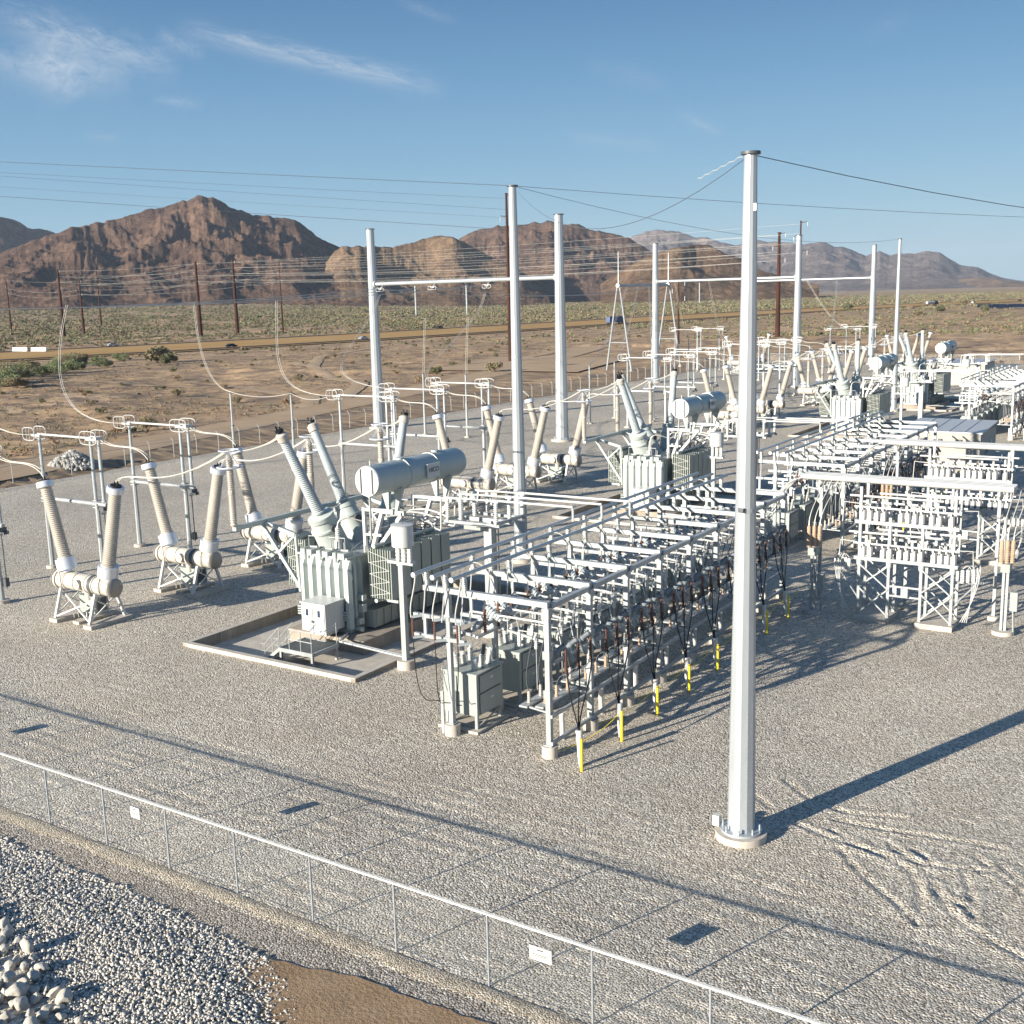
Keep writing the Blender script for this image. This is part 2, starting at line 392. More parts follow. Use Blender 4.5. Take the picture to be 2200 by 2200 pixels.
def ground_z(x, y):
    x = np.asarray(x, float); y = np.asarray(y, float); r = np.hypot(x, y); az = np.arctan2(y, x)-AZ0
    dun = (fbm(x/60, y/60, 4, 3)-.5)*4.4+(fbm(x/16, y/16, 3, 9)-.5)*.9
    off = np.maximum.reduce([-101.5-x-3, x-35, y-262, 0-y])         # >0 outside the levelled site
    leftout = road_x(y)-x
    fine_ = (fbm(x/3.2, y/3.2, 3, 19)-.5)*.42*(r < 700)
    z = .3+(dun+fine_)*sstep(3, 45, np.where((y < 320) & (x < -90), leftout, off))*np.where(r < 900, 1, .6)
    dh = dist_poly(x, y, HW[::8])
    z = z*sstep(70, 150, dh)
    z = np.where(off < 0, -.9, z*sstep(0, 10, off)-.9*(1-sstep(0, 8, off)))
    fan = sstep(-.02, .30, az)
    z = z+fan*26*np.clip((r-900)/1500, 0, 1.6)**1.4
    return z
ring = np.r_[np.geomspace(5, 100, 40)[:-1], np.geomspace(100, 620, 330)[:-1], np.geomspace(620, 14000, 110)]
a_in = np.linspace(AZ0-math.radians(29), AZ0+math.radians(29), 520); a_out = np.linspace(AZ0+math.radians(29), AZ0-math.radians(29)+2*PI, 90)[1:-1]
azs = np.r_[a_in, a_out, a_in[0]+2*PI]
R_, A_ = np.meshgrid(ring, azs, indexing='ij'); GX, GY = R_*np.cos(A_), R_*np.sin(A_)
grid_mesh('ground', GX, GY, ground_z(GX, GY), M['desert'])

# levelled gravel yard with the tyre ruts raked into it
RUTS = [[(-12.7, 34.4), (-12.0, 33.8)], [(-10.9, 33.1), (-9.3, 32.6), (-7.8, 32.4), (-6.7, 32.4), (-5.0, 32.9)], [(-9.8, 33.2), (-9.1, 32.9), (-8.5, 32.4), (-7.1, 32.1), (-6.7, 31.5), (-6.3, 30.4), (-6.1, 29.0)],
        [(-9.2, 32.2), (-8.4, 31.2), (-7.6, 30.4), (-6.8, 29.8), (-6.1, 29.0)], [(-8.0, 33.3), (-7.6, 32.8), (-7.2, 32.6)], [(-7.2, 33.2), (-6.6, 32.7)], [(-6.2, 31.4), (-5.8, 30.8), (-5.3, 30.5)],
        [(-5.6, 32.5), (-5.2, 31.4), (-4.8, 29.9)], [(-6.2, 31.1), (-5.4, 30.0), (-4.5, 29.3), (-3.4, 28.8)], [(-5.5, 33.7), (-4.8, 33.0), (-3.9, 32.1)], [(-4.8, 33.5), (-4.0, 32.6)],
        [(-9.9, 34.0), (-8.6, 34.0), (-7.0, 34.3), (-4.9, 34.6)], [(-5.3, 30.7), (-5.0, 30.2)], [(-12.4, 36.2), (-11, 35), (-9.6, 34.6), (-8, 35.2)], [(-9, 37.5), (-7.5, 36.3), (-6, 36.2), (-4, 37)]]
ax = np.r_[np.arange(-99.5, -45, 1.5), np.arange(-45, -14, .3), np.arange(-14, -2, .11), np.arange(-2, 36, 1.)]
ay = np.r_[np.arange(20.1, 28, .13), np.arange(28, 36, .11), np.arange(36, 48, .3), np.arange(48, 264, 2.)]
BASX = (-43.8, -32.5); BASY = [(36.6+o, 53.85+o) for o in (0, 36.6, 90.6, 124.0)]
ax = np.unique(np.r_[ax, BASX]); ay = np.unique(np.r_[ay, np.ravel(BASY)])
PX_, PY_ = np.meshgrid(ax, ay)
pz = (fbm(PX_/1.7, PY_/1.7, 3, 21)-.5)*.035+(fbm(PX_/.42, PY_/.42, 2, 44)-.5)*.020*sstep(40, 34, PY_)
lines = np.sin(2*PI*(PY_+.35*fbm(PX_/3, PY_/3, 2, 5))/.62)*sstep(.45, .75, fbm(PX_/1.1, PY_/.5, 2, 33))
pz += lines*.020*sstep(36, 26, PY_)*sstep(-46, -40, PX_)
reg = (PX_ > -14) & (PX_ < -2) & (PY_ > 27) & (PY_ < 39)
for P in RUTS:
    for o, amp in ((0, 1.), ) :
        d = np.full(PX_.shape, 9.); d[reg] = dist_poly(PX_[reg], PY_[reg], poly_dense(np.array(P, float), 24))
        fade = .6+.5*fbm(PX_*1.3, PY_*1.3, 2, 4)
        pz += fade*(-.045*np.exp(-(d/.10)**2)+.034*np.exp(-((d-.22)/.11)**2))
def hole(cx, cy):
    k = np.zeros(cx.shape, bool)
    for y0, y1 in BASY: k |= (cx > BASX[0])&(cx < BASX[1])&(cy > y0)&(cy < y1)
    return k
grid_mesh('gravel_pad', PX_, PY_, pz, M['gravel'], hole=hole)

# verge outside the near fence: sandy strip, grey gravel, dirt
bx, by = np.meshgrid(np.arange(-75, 30, .5), np.arange(1, 20.35, .35))
grid_mesh('gravel_verge', bx, by, (fbm(bx, by, 3, 2)-.5)*.05-.02, M['verge'])
sx = np.arange(-75, 30, .25); edge = (fbm(sx/1.2, sx*0, 3, 8)-.5)*.35
t = np.linspace(0, 1, 8)[:, None]
SX = np.repeat(sx[None], 8, 0); SY = 20.72-t*(.50+edge*.8+.12*np.interp(sx, [-40, -20], [.4, 0])); SZ = .022*np.sin(t*PI)+.012+0*SX+(fbm(SX*2, SY*2, 2, 6)-.5)*.03
grid_mesh('sand_strip', SX, SY, SZ, M['sandg'])
dx = np.linspace(-21.0, -4, 120); up_ = np.interp(dx, [-21, -20.4, -19.5, -17.7, -15.7, -13.7, -10, -4], [18.0, 18.68, 19.0, 19.35, 19.45, 19.5, 19.45, 19.3])+(fbm(dx/.5, dx*0, 3, 3)-.5)*.22
t = np.linspace(0, 1, 30)[:, None]; DX = np.repeat(dx[None], 30, 0); DY = up_[None]*(1-t)+t*(np.interp(dx, [-21, -17, -4], [12, 6, 3]))[None]
grid_mesh('dirt_track', DX, DY, .045*(1-np.exp(-t*8))+.012+(fbm(DX*1.5, DY*1.5, 3, 7)-.5)*.04+0*DX, M['dirt'])

# bank and dirt road beyond the far fence
yy = np.arange(24, 262, .3); t = np.linspace(0, 1, 16)[:, None]
YB = np.repeat(yy[None], 16, 0); x1 = np.minimum(road_x(yy)+4.2, -103.5)
XB = -99.0*(1-t)+x1[None]*t
rill = fbm((YB+2.2*t)*.75, t*2.2+0*YB, 3, 12, True)
ZB = -.02+.42*sstep(0, 1, t)+(rill-.6)*.42*np.sin(PI*np.clip(t, 0, 1))**.7
grid_mesh('rilled_bank', XB, YB, ZB, M['bank'])
yy = np.arange(10, 330, 1.5); t = np.linspace(0, 1, 9)[:, None]; YR = np.repeat(yy[None], 9, 0); XR = road_x(yy)[None]+4.5-9.*t
grid_mesh('dirt_road', XR, YR, .42+.06*np.abs(np.sin(t*PI*2.5))+0*XR+(fbm(XR/2, YR/2, 2, 1)-.5)*.08, M['road'])
xa, ya = np.meshgrid(np.linspace(-166, -126, 20), np.linspace(212, 262, 20)); xa = xa+(ya-235)*-.25
grid_mesh('gravel_turnout', xa, ya, np.maximum(ground_z(xa, ya), .2)+.25, M['road'])

for pts in ([(-112, 118), (-140, 150), (-175, 165), (-215, 160), (-260, 150)], [(-120, 132), (-150, 176), (-195, 210), (-240, 262), (-268, 330)], [(-165, 262), (-180, 330), (-215, 420), (-240, 520)]):
    Q = poly_dense(np.array(pts, float), 120); d = np.gradient(Q, axis=0); d /= np.hypot(d[:, 0], d[:, 1])[:, None]; t = np.linspace(-1.7, 1.7, 5)
    XX = Q[None, :, 0]-d[None, :, 1]*t[:, None]; YY = Q[None, :, 1]+d[None, :, 0]*t[:, None]
    grid_mesh('sandy_track', XX, YY, ground_z(XX, YY)+.16-.03*np.abs(t)[:, None], M['road'])
# divided highway
def strip(name, off0, off1, z, m):
    d = np.gradient(HW, axis=0); d /= np.hypot(d[:, 0], d[:, 1])[:, None]; nrm = np.stack([-d[:, 1], d[:, 0]], 1)
    t = np.linspace(0, 1, 4); XX = np.stack([HW[:, 0]+nrm[:, 0]*(off0+(off1-off0)*k) for k in t]); YY = np.stack([HW[:, 1]+nrm[:, 1]*(off0+(off1-off0)*k) for k in t])
    return grid_mesh(name, XX, YY, np.full(XX.shape, z), m)
strip('median', -4, 86, .35, M['median']); strip('highway', 0, 9, .42, M['asphalt']); strip('highway', 74, 83, .42, M['asphalt'])
def road_at(i, off, z=.42):
    d = HW[i+1]-HW[i]; d = d/np.hypot(*d); return (HW[i][0]-d[1]*off, HW[i][1]+d[0]*off, z), math.atan2(d[1], d[0])

# ------------------------------------------------------------------ mountains: real ridges with their own distance
def mountain(name, crest, dist, front, back, m, na=360, nr=110, rough=.5, seed=1, spur=5., base=-8):
    P = np.array(crest, float)
    pa = []; pe = []
    for px, py in np.stack([np.linspace(P[0, 0], P[-1, 0], na), np.interp(np.linspace(P[0, 0], P[-1, 0], na), P[:, 0], P[:, 1])], 1):
        a, e = bearing(px, py); pa.append(a); pe.append(e)
    pa = np.array(pa); pe = np.array(pe)
    s = np.linspace(0, 1, na)
    dc = dist*(1+.10*(fbm(s*4, s*0, 3, seed)-.5)); hc = np.maximum(H+dc*pe, 3); hc = hc*(1+.05*(fbm(s*na/9., s*0, 4, seed+70)-.5))
    u = np.r_[np.linspace(-1, 0, int(nr*.68)), np.linspace(0, 1, nr-int(nr*.68)+1)[1:]]
    Uu, S = np.meshgrid(u, s, indexing='ij'); A = np.repeat(pa[None], nr, 0); DC = np.repeat(dc[None], nr, 0); HC = np.repeat(hc[None], nr, 0)
    rr = np.where(Uu < 0, DC+Uu*front, DC+Uu*back)
    arc = (A-pa[0])*dist
    au = np.abs(Uu)
    prof = (1-au)**1.25
    Ls = front/spur*2.2
    wob = fbm(arc/Ls, rr/Ls, 3, seed+5)-.5; wob2 = fbm(arc/Ls, rr/Ls, 3, seed+15)-.5
    rg = fbm(arc/Ls+wob*1.3, rr/(Ls*1.25)+wob2*1.3, 6, seed+9, True, .50)
    fine = fbm(arc/(Ls*.13), rr/(Ls*.13), 4, seed+2, True, .6)
    rg = np.clip((rg-.12)/.52, 0, 1); r2 = fbm(arc/(Ls*.33)+wob2*1.3, rr/(Ls*.45)+wob*1.3, 5, seed+29, True, .55); r2 = np.clip((r2-.12)/.5, 0, 1)
    amp = np.clip(au*4.5, 0, 1)
    Hh = HC*prof*(1-.72*rough*amp*(1-rg)-.13*np.clip(au*12, .05, 1)*(1-r2))+HC.mean()*.085*np.clip(au*9, .2, 1)*(fine-.3)*np.clip(1.1-au, 0, 1)
    X = rr*np.cos(A); Y = rr*np.sin(A)
    return grid_mesh(name, X, Y, Hh+base*au, m)
mountain('hills', [(-420, 455), (-300, 430), (-150, 440), (-40, 462), (0, 467), (30, 474), (60, 488), (115, 500), (160, 522), (230, 560), (300, 600)], 4300, 900, 900, M['hill'], 200, 70, .35, 31)
mountain('hills', [(-300, 600), (-160, 585), (-60, 566), (0, 545), (35, 532), (60, 520), (115, 501), (150, 489), (180, 484), (215, 478), (245, 474), (280, 463), (318, 451), (356, 445.5), (390, 433), (425, 419.5), (440, 420), (460, 426), (490, 441), (517, 453), (536, 459), (574, 463), (605, 467), (632, 474), (655, 488), (682, 507), (705, 520), (728, 530), (750, 545), (800, 570), (850, 600), (900, 622)],
         2700, 950, 800, M['hill'], 640, 180, .62, 3, 6.5)
mountain('hills', [(640, 640), (690, 575), (720, 540), (735, 530), (762, 529), (790, 529), (815, 530), (843, 533), (874, 522), (911, 514.6), (933, 507), (970, 508), (986, 514.6), (1010, 527), (1040, 545), (1080, 562), (1120, 585), (1180, 615)], 2500, 620, 500, M['hill2'], 380, 120, .5, 14, 5)
mountain('hills', [(860, 580), (930, 535), (992, 511.5), (1014, 499), (1029, 493), (1066, 486.7), (1110, 484), (1150, 478), (1184, 474), (1205, 482), (1228, 482), (1250, 486), (1278, 496), (1318, 502), (1338, 506), (1375, 525), (1395, 538), (1440, 560), (1500, 590), (1560, 615)], 3400, 900, 700, M['hill'], 420, 130, .55, 22, 6)
mountain('hills', [(1290, 610), (1340, 580), (1380, 556), (1415, 542), (1449, 532), (1486, 525), (1520, 526), (1557, 545), (1594, 556), (1629, 579), (1648, 585), (1700, 600), (1760, 612)], 2300, 480, 400, M['hill2'], 260, 100, .4, 41, 4)
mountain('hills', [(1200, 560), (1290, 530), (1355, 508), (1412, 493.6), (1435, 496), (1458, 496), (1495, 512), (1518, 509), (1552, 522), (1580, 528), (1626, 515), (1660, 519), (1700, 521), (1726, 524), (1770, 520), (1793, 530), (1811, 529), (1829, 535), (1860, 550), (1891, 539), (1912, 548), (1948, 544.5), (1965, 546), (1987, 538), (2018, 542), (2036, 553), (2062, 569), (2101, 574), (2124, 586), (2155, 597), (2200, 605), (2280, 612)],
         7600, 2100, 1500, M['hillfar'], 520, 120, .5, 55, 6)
mountain('hills', [(1960, 612), (2040, 603), (2090, 597), (2125, 598), (2160, 604), (2230, 610)], 6000, 500, 500, M['hill2'], 120, 50, .3, 60, 4)
# ------------------------------------------------------------------ near and far chain-link fences
def mesh_mat(name, pitch, wire, col):
    m, N, L, b = new_mat(name); t = N.new('ShaderNodeTexCoord'); s = N.new('ShaderNodeSeparateXYZ'); L.new(t.outputs['UV'], s.inputs[0])
    def mm(op, a, bb=None, cc=None):
        n = N.new('ShaderNodeMath'); n.operation = op
        for i, x in enumerate((a, bb, cc)):
            if x is None: continue
            if isinstance(x, (int, float)): n.inputs[i].default_value = x
            else: L.new(x, n.inputs[i])
        return n.outputs[0]
    out = None
    for sg in (1, -1):
        q = mm('MULTIPLY_ADD', s.outputs[1], sg, s.outputs[0]); q = mm('ABSOLUTE', mm('SUBTRACT', mm('FRACT', mm('DIVIDE', q, pitch)), .5))
        k = mm('LESS_THAN', q, wire/pitch)
        out = k if out is None else mm('MAXIMUM', out, k)
    b.inputs['Base Color'].default_value = (*col, 1); b.inputs['Roughness'].default_value = .45; b.inputs['Metallic'].default_value = .5
    L.new(out, b.inputs['Alpha']); return m
M['mesh'] = mesh_mat('chain_link_wire', .078, .0020, (.42, .43, .42))
def sheet(name, a, b, z0, z1, m, parent=None):
    me = bpy.data.meshes.new(name); me.from_pydata([(a[0], a[1], z0), (b[0], b[1], z0), (b[0], b[1], z1), (a[0], a[1], z1)], [], [(0, 1, 2, 3)])
    uv = me.uv_layers.new(); ln = math.hypot(b[0]-a[0], b[1]-a[1])
    for i, q in enumerate(((0, 0), (ln, 0), (ln, z1-z0), (0, z1-z0))): uv.data[i].uv = q
    me.materials.append(m); o = bpy.data.objects.new(name, me); COL.objects.link(o)
    if parent: o.parent = parent
    return o
X0, SP, YF = -32.352, 2.9633, 20.797
f1 = thing('chain_link_fence', 'low chain-link fence with pale top rail along the gravel yard nearest the cobbles', 'fence', (X0, YF, 0))
n0, n1 = -6, 17
for i in range(n0, n1+1):
    p = build('post', B().cyl((i*SP, 0, -.05), (i*SP, 0, 1.99), .028, n=8), M['pole'], f1)
build('top_rail', B().cyl((n0*SP, 0, 1.97), (n1*SP, 0, 1.97), .028, n=8), M['alu'], f1)
wb = B()
for k, (dy, dz) in enumerate(((-.06, .07), (-.13, .14), (-.20, .21))): wb.path([(n0*SP, dy, 1.97+dz), (n1*SP, dy, 1.97+dz)], .006, 4)
build('barbed_wire', wb, M['galv'], f1)
build('bottom_wire', B().cyl((n0*SP, 0, .05), (n1*SP, 0, .05), .005, n=5), M['dgrey'], f1)
sheet('chain_link', (n0*SP, .03), (n1*SP, .03), .03, 1.95, M['mesh'], f1)
def sign(x, w, h, z, label):
    s = thing('fence_sign', label, 'sign', (x, YF-.05, z), 'white warning signs hung on the near fence')
    build('plate', B().box((0, 0, 0), (w, .012, h)), M['white'], s)
    b = B(); b.box((0, -.009, h*.30), (w*.30, .004, h*.09)); b.box((0, -.009, -.02), (w*.74, .004, h*.05)); b.box((-.02, -.009, -h*.17), (w*.62, .004, h*.04)); b.box((0, -.009, -h*.30), (w*.5, .004, h*.03))
    build('print', b, M['ink'], s)
sign(-27.78, .42, .36, 1.50, 'small squarish white sign on the near fence above the cobble bank')
sign(-13.0, .62, .36, 1.40, 'wide white sign on the near fence above the dirt track')
sign(-42.6, .55, .36, 1.45, 'white sign on the near fence beyond the squarish one')
FX = -100.6
f2 = thing('chain_link_fence', 'long chain-link fence with outward barbed-wire arms along the rilled bank', 'fence', (FX, 0, 0))
ys = list(np.arange(48, 262, 3.35))
for y in ys: build('post', B().cyl((0, y, 0), (0, y, 1.95), .035, n=6).cyl((0, y, 1.95), (-.32, y, 2.3), .035, n=5), M['alu'], f2)
build('top_rail', B().cyl((0, ys[0], 1.9), (0, ys[-1], 1.9), .025, n=5), M['galv'], f2)
bw = B()
for k in range(3): bw.path([(-.1-.1*k, ys[0], 2.06+.11*k), (-.1-.1*k, ys[-1], 2.06+.11*k)], .008, 3)
build('barbed_wire', bw, M['galv'], f2)
sheet('chain_link', (0, ys[0]), (0, ys[-1]), .03, 1.9, M['mesh'], f2)
f3 = thing('chain_link_fence', 'back chain-link fence closing the yard behind the A-shaped frames', 'fence', (FX, 262.5, 0))
for k in range(26): build('post', B().cyl((k*5.2, 0, -.1), (k*5.2, 0, 1.95), .04, n=5), M['galv'], f3)
build('top_rail', B().cyl((0, 0, 1.9), (130, 0, 1.9), .03, n=5), M['galv'], f3); sheet('chain_link', (0, 0), (130, 0), .0, 1.9, M['mesh'], f3)

# ------------------------------------------------------------------ steel poles, gantries, A-frame
def shaft(p, h, r0, r1, z0=.25, n=12):
    return B().lathe((p[0], p[1], z0), (p[0], p[1], h), [(0, r0), (1, r1)], n, PI/n)
def base_parts(par, p, r0):
    build('foundation', B().cyl((p[0], p[1], -.1), (p[0], p[1], .24), r0*1.85, n=28), M['conc'], par)
    b = B().cyl((p[0], p[1], .25), (p[0], p[1], .33), r0*1.5, n=24)
    for k in range(8):
        a = 2*PI*(k+.3)/8; x, y = p[0]+math.cos(a)*r0*1.32, p[1]+math.sin(a)*r0*1.32; b.cyl((x, y, .3), (x, y, .50), .03, n=6)
    build('base_plate', b, M['pole'], par)
def pole(label, loc, h, r0, r1, bands=(), extra=None):
    t = thing('steel_pole', label, 'pole', (*loc, 0), 'tapered galvanised poles standing alone in the yard')
    s = build('shaft', shaft((0, 0), h, r0, r1), M['pole'], t, angle=18); base_parts(t, (0, 0), r0)
    build('cap', B().cyl((0, 0, h), (0, 0, h+.08), r1*1.5, n=16), M['dgrey'], t)
    for z in bands:
        r = r0+(r1-r0)*z/h; build('joint_band', B().lathe((0, 0, z), (0, 0, z+.12), [(0, r*1.03), (1, r*1.025)], 12, PI/12), M['pole'], t)
    return t
tR = pole('tall faceted steel pole standing alone on round concrete, its long shadow on the gravel', (-12.05, 31.35), 20.75, .435, .185, (10.5,))
build('hand_hole', B().box((.0, -.36, 10.6), (.16, .12, .12)), M['dgrey'], tR)
build('lightning_clamp', B().box((.17, -.08, 19.3), (.12, .10, .2)), M['pole'], tR)
build('ground_box', B().box((-.80, -.05, .42), (.22, .2, .34)), M['pvc'], tR)
pC = pole('tall steel pole right behind the breaker row, between two oil drums', (-38.4, 60.05), 23.6, .46, .24, (13.2,))
pG = pole('thin steel pole standing in front of the third oil drum', (-39.7, 158.5), 23.2, .42, .19, (14,))
def gantry(label, a, b, h=26., zb=19., rods=()):
    t = thing('gantry', label, 'gantry', (a[0], a[1], 0), 'two-pole strain gantries')
    P = [(0, 0), (b[0]-a[0], b[1]-a[1])]
    for p in P:
        s = build('pole', shaft(p, h, .78, .50), M['pole'], t, angle=18); base_parts(t, p, .72)
        build('cap', B().cyl((*p, h), (*p, h+.08), .62, n=16), M['dgrey'], t)
        for z in (10.2, 13.6): build('joint_band', B().lathe((*p, z), (*p, z+.14), [(0, .735-.25*z/h), (1, .73-.25*z/h)], 12, PI/12), M['dgrey'], t)
    d = Vector((P[1][0], P[1][1], 0)).normalized()
    build('beam', B().cyl(Vector((0, 0, zb))+d*.5, Vector((*P[1], zb))-d*.5, .24, n=14), M['pole'], t)
    for k, e in ((0, d*.5), (1, Vector((*P[1], 0))-d*.5)): build('beam_flange', B().cyl(Vector((e.x, e.y, zb))-d*.12, Vector((e.x, e.y, zb))+d*.12, .42, n=16), M['alu'], t)
    for x in rods:
        build('hanger_insulator', B().lathe((x, 0, zb-.2), (x, 0, zb-4.2), [(0, .05)]+sheds(.05, .95, 22, .07, .13)+[(1, .06)], 7), M['gins'], t)
    return t
gantry('steel gantry over the dropping twin wires, with two hanging insulator rods', (-96.6, 116.4), (-66.8, 114.1), rods=(7.0, 15.0))
gantry('steel gantry beside the A-shaped dead-end frame', (-94.0, 196.3), (-65.6, 194.0), rods=(9, 18))
gantry('farthest steel gantry, its beam ending at the pole nearest the thin lone pole', (-98.0, 257.6), (-69.6, 256.2))
t = thing('dead_end_frame', 'A-shaped dead-end frame with two tall lightning spikes', 'tower', (-114.8, 221.3, 0))
for (cx, cy) in ((0, 0), (3.2, 18.6)):
    for sx in (-3.05, 3.05):
        build('leg', B().cyl((cx+sx, cy, .2), (cx+sx*.08, cy, 18.7), .23, .16, 8), M['pole'], t)
        build('footing', B().cyl((cx+sx, cy, -.1), (cx+sx, cy, .3), .55, n=12), M['conc'], t)
    build('tie', B().cyl((cx-2.1, cy, 6.4), (cx+2.1, cy, 6.4), .10, n=6), M['pole'], t)
    build('lightning_spike', B().cyl((cx, cy, 18.7), (cx, cy, 25.9), .12, .05, 6), M['pole'], t)
    build('apex_plate', B().cyl((cx, cy-.4, 18.7), (cx, cy+.4, 18.7), .42, n=12), M['pole'], t)
build('beam', B().cyl((0, 0, 18.6), (3.2, 18.6, 18.6), .32, n=10), M['pole'], t)

# ------------------------------------------------------------------ high-voltage circuit breakers
def bushing(par, p, q, m, r0, r1, n=34, name='bushing', ringr=.36, seg=12):
    "tilted porcelain bushing with a top ring and black terminal as sub-parts"
    o = build(name, B().lathe(p, q, [(0, r0*1.1), (.02, r0*1.1)]+[(a, (r0+(r1-r0)*a)*k) for a, k in [(t_, 1.0 if r == 1 else .86) for (t_, r) in sheds(.03, .95, n, 0, 1)]]+[(.96, r1), (1, r1)], seg), m, par)
    d = (Vector(q)-Vector(p)).normalized(); Q = Vector(q)
    if ringr:
        build('corona_ring', B().lathe(Q-d*.22, Q+d*.14, [(0, ringr*.86), (.12, ringr), (.88, ringr), (1, ringr*.9)], 18), M['ring'], o)
    bt = B().cyl(Q+d*.12, Q+d*.22, r1*.9, n=10); u = Vector((1, 0, 0))
    for s_ in (-.12, .12): bt.cyl(Q+u*s_+d*.18, Q+u*s_+d*.42, .045, n=6)
    build('terminal', bt, M['black'], o)
    return o
def make_breaker():
    t = thing('circuit_breaker', '', 'circuit breaker')
    b = B().lathe((-2.45, 0, 2.1), (2.2, 0, 2.1), [(0, .50), (.03, .50), (.03, .57), (.06, .57), (.06, .5), (.2, .5), (.2, .53), (.215, .53), (.215, .5), (.38, .5), (.38, .54), (.395, .54), (.395, .5), (.57, .5), (.57, .53), (.6, .53), (.6, .5), (.72, .5), (.72, .53), (.735, .53), (.735, .5), (.85, .5), (.85, .53), (.865, .53), (.865, .5), (1, .5)], 22)
    b.cyl((.05, 0, 1.7), (.05, 0, 1.2), .24, .2, 12)
    tk = build('tank', b, M['tank'], t)
    build('dark_clamp', B().lathe((.55, 0, 2.1), (1.0, 0, 2.1), [(0, .505), (.1, .525), (.2, .51), (.35, .525), (.5, .51), (.65, .525), (.8, .51), (1, .505)], 22), M['dgrey'], tk)
    build('end_cap', B().lathe((2.2, 0, 2.1), (2.52, 0, 2.1), [(0, .53), (.45, .53), (.6, .49), (.8, .36), (.95, .17), (1, .02)], 22), M['endcap'], t)
    build('end_cap', B().lathe((-2.45, 0, 2.1), (-2.68, 0, 2.1), [(0, .55), (.4, .52), (.8, .35), (1, .03)], 22), M['endcap'], t)
    build('port', B().cyl((-.1, -.45, 2.12), (-.1, -.66, 2.12), .26, n=14).cyl((-.1, -.66, 2.12), (-.1, -.70, 2.12), .07, n=8), M['tank'], t)
    for sg, x0, x1, ztop in ((-1, -1.52, -2.87, 7.45), (1, 1.76, 3.17, 7.58)):
        p = Vector((x0, 0, 2.45)); q = Vector((x1, 0, ztop)); d = (q-p).normalized()
        build('current_transformer', B().lathe(p+d*.12, p+d*.92, [(0, .34), (.18, .34), (.18, .55), (.98, .55), (.98, .42), (1, .42)], 20), M['ring'], t)
        bushing(t, p+d*.9, q, M['tan'], .37, .335, 36, ringr=.46)
        build('conduit', B().path([p+d*.3+Vector((-.1, -.46, 0)), p+Vector((-.05, -.55, -.3)), (x0+.05, -.55, 1.7), (x0-.05, -.6, 1.4)], .022), M['dgrey'], t)
    for sx in (-1.47, 1.47):
        for sy in (-1, 1):
            build('leg', B().bar((sx, sy*1.15, .2), (sx, sy*.62, 1.80), .15, .15), M['white'], t)
        build('saddle', B().box((sx, 0, 1.66), (.2, 1.0, .14)), M['white'], t)
        build('concrete_pad', B().box((sx, .05, .06), (.66, 2.75, .28)), M['conc'], t)
        build('side_brace', B().bar((sx, -1.1, .35), (sx, .55, 1.4), .06).bar((sx, 1.1, .35), (sx, -.55, 1.4), .06), M['white'], t)
    build('cross_brace', B().bar((-1.47, -1.12, .3), (1.47, -.5, 1.5), .09).bar((1.47, -1.1, .3), (-1.47, -.46, 1.5), .09), M['white'], t)
    build('concrete_pad', B().box((.0, .35, .04), (.5, 2.6, .22)), M['conc'], t)
    cb = build('control_box', B().box((-.05, .35, .88), (1.35, .85, .95)).box((-.05, .35, 1.37), (1.43, .93, .05)), M['grey'], t)
    build('box_door', B().box((.635, .35, .9), (.03, .6, .7)), M['dgrey'], cb)
    build('drain_pipe', B().path([(.4, -.5, .25), (.4, -.5, .75), (.7, -.3, 1.0)], .04).path([(-.6, -.6, .2), (-.45, -.7, .7), (-.3, -.6, .7), (-.3, -.5, .25)], .02), M['pvc'], t)
    return t
BAY = [0, 36.6, 91.4, 126.0]
BW = ['the lettered transformer', 'the second transformer', 'the third transformer', 'the farthest transformer']
br = make_breaker(); first = True
for k, o in enumerate(BAY):
    for j in range(3):
        lab = f'tan twin-bushing circuit breaker, {ORD[j]} of three from the near fence beside {BW[k]}'
        loc = (-52.3, 37.4+7.15*j+o, 0)
        if first: br.location = loc; br['label'] = lab; br['group'] = 'tan twin-bushing circuit breakers'; first = False
        else: dup(br, loc, lab)
for j, (x, y) in enumerate(((-88, 224), (-88, 233), (-56, 228), (-56, 238))):
    dup(br, (x, y, 0), f'tan circuit breaker before the farthest gantry, {ORD[j]} of four')

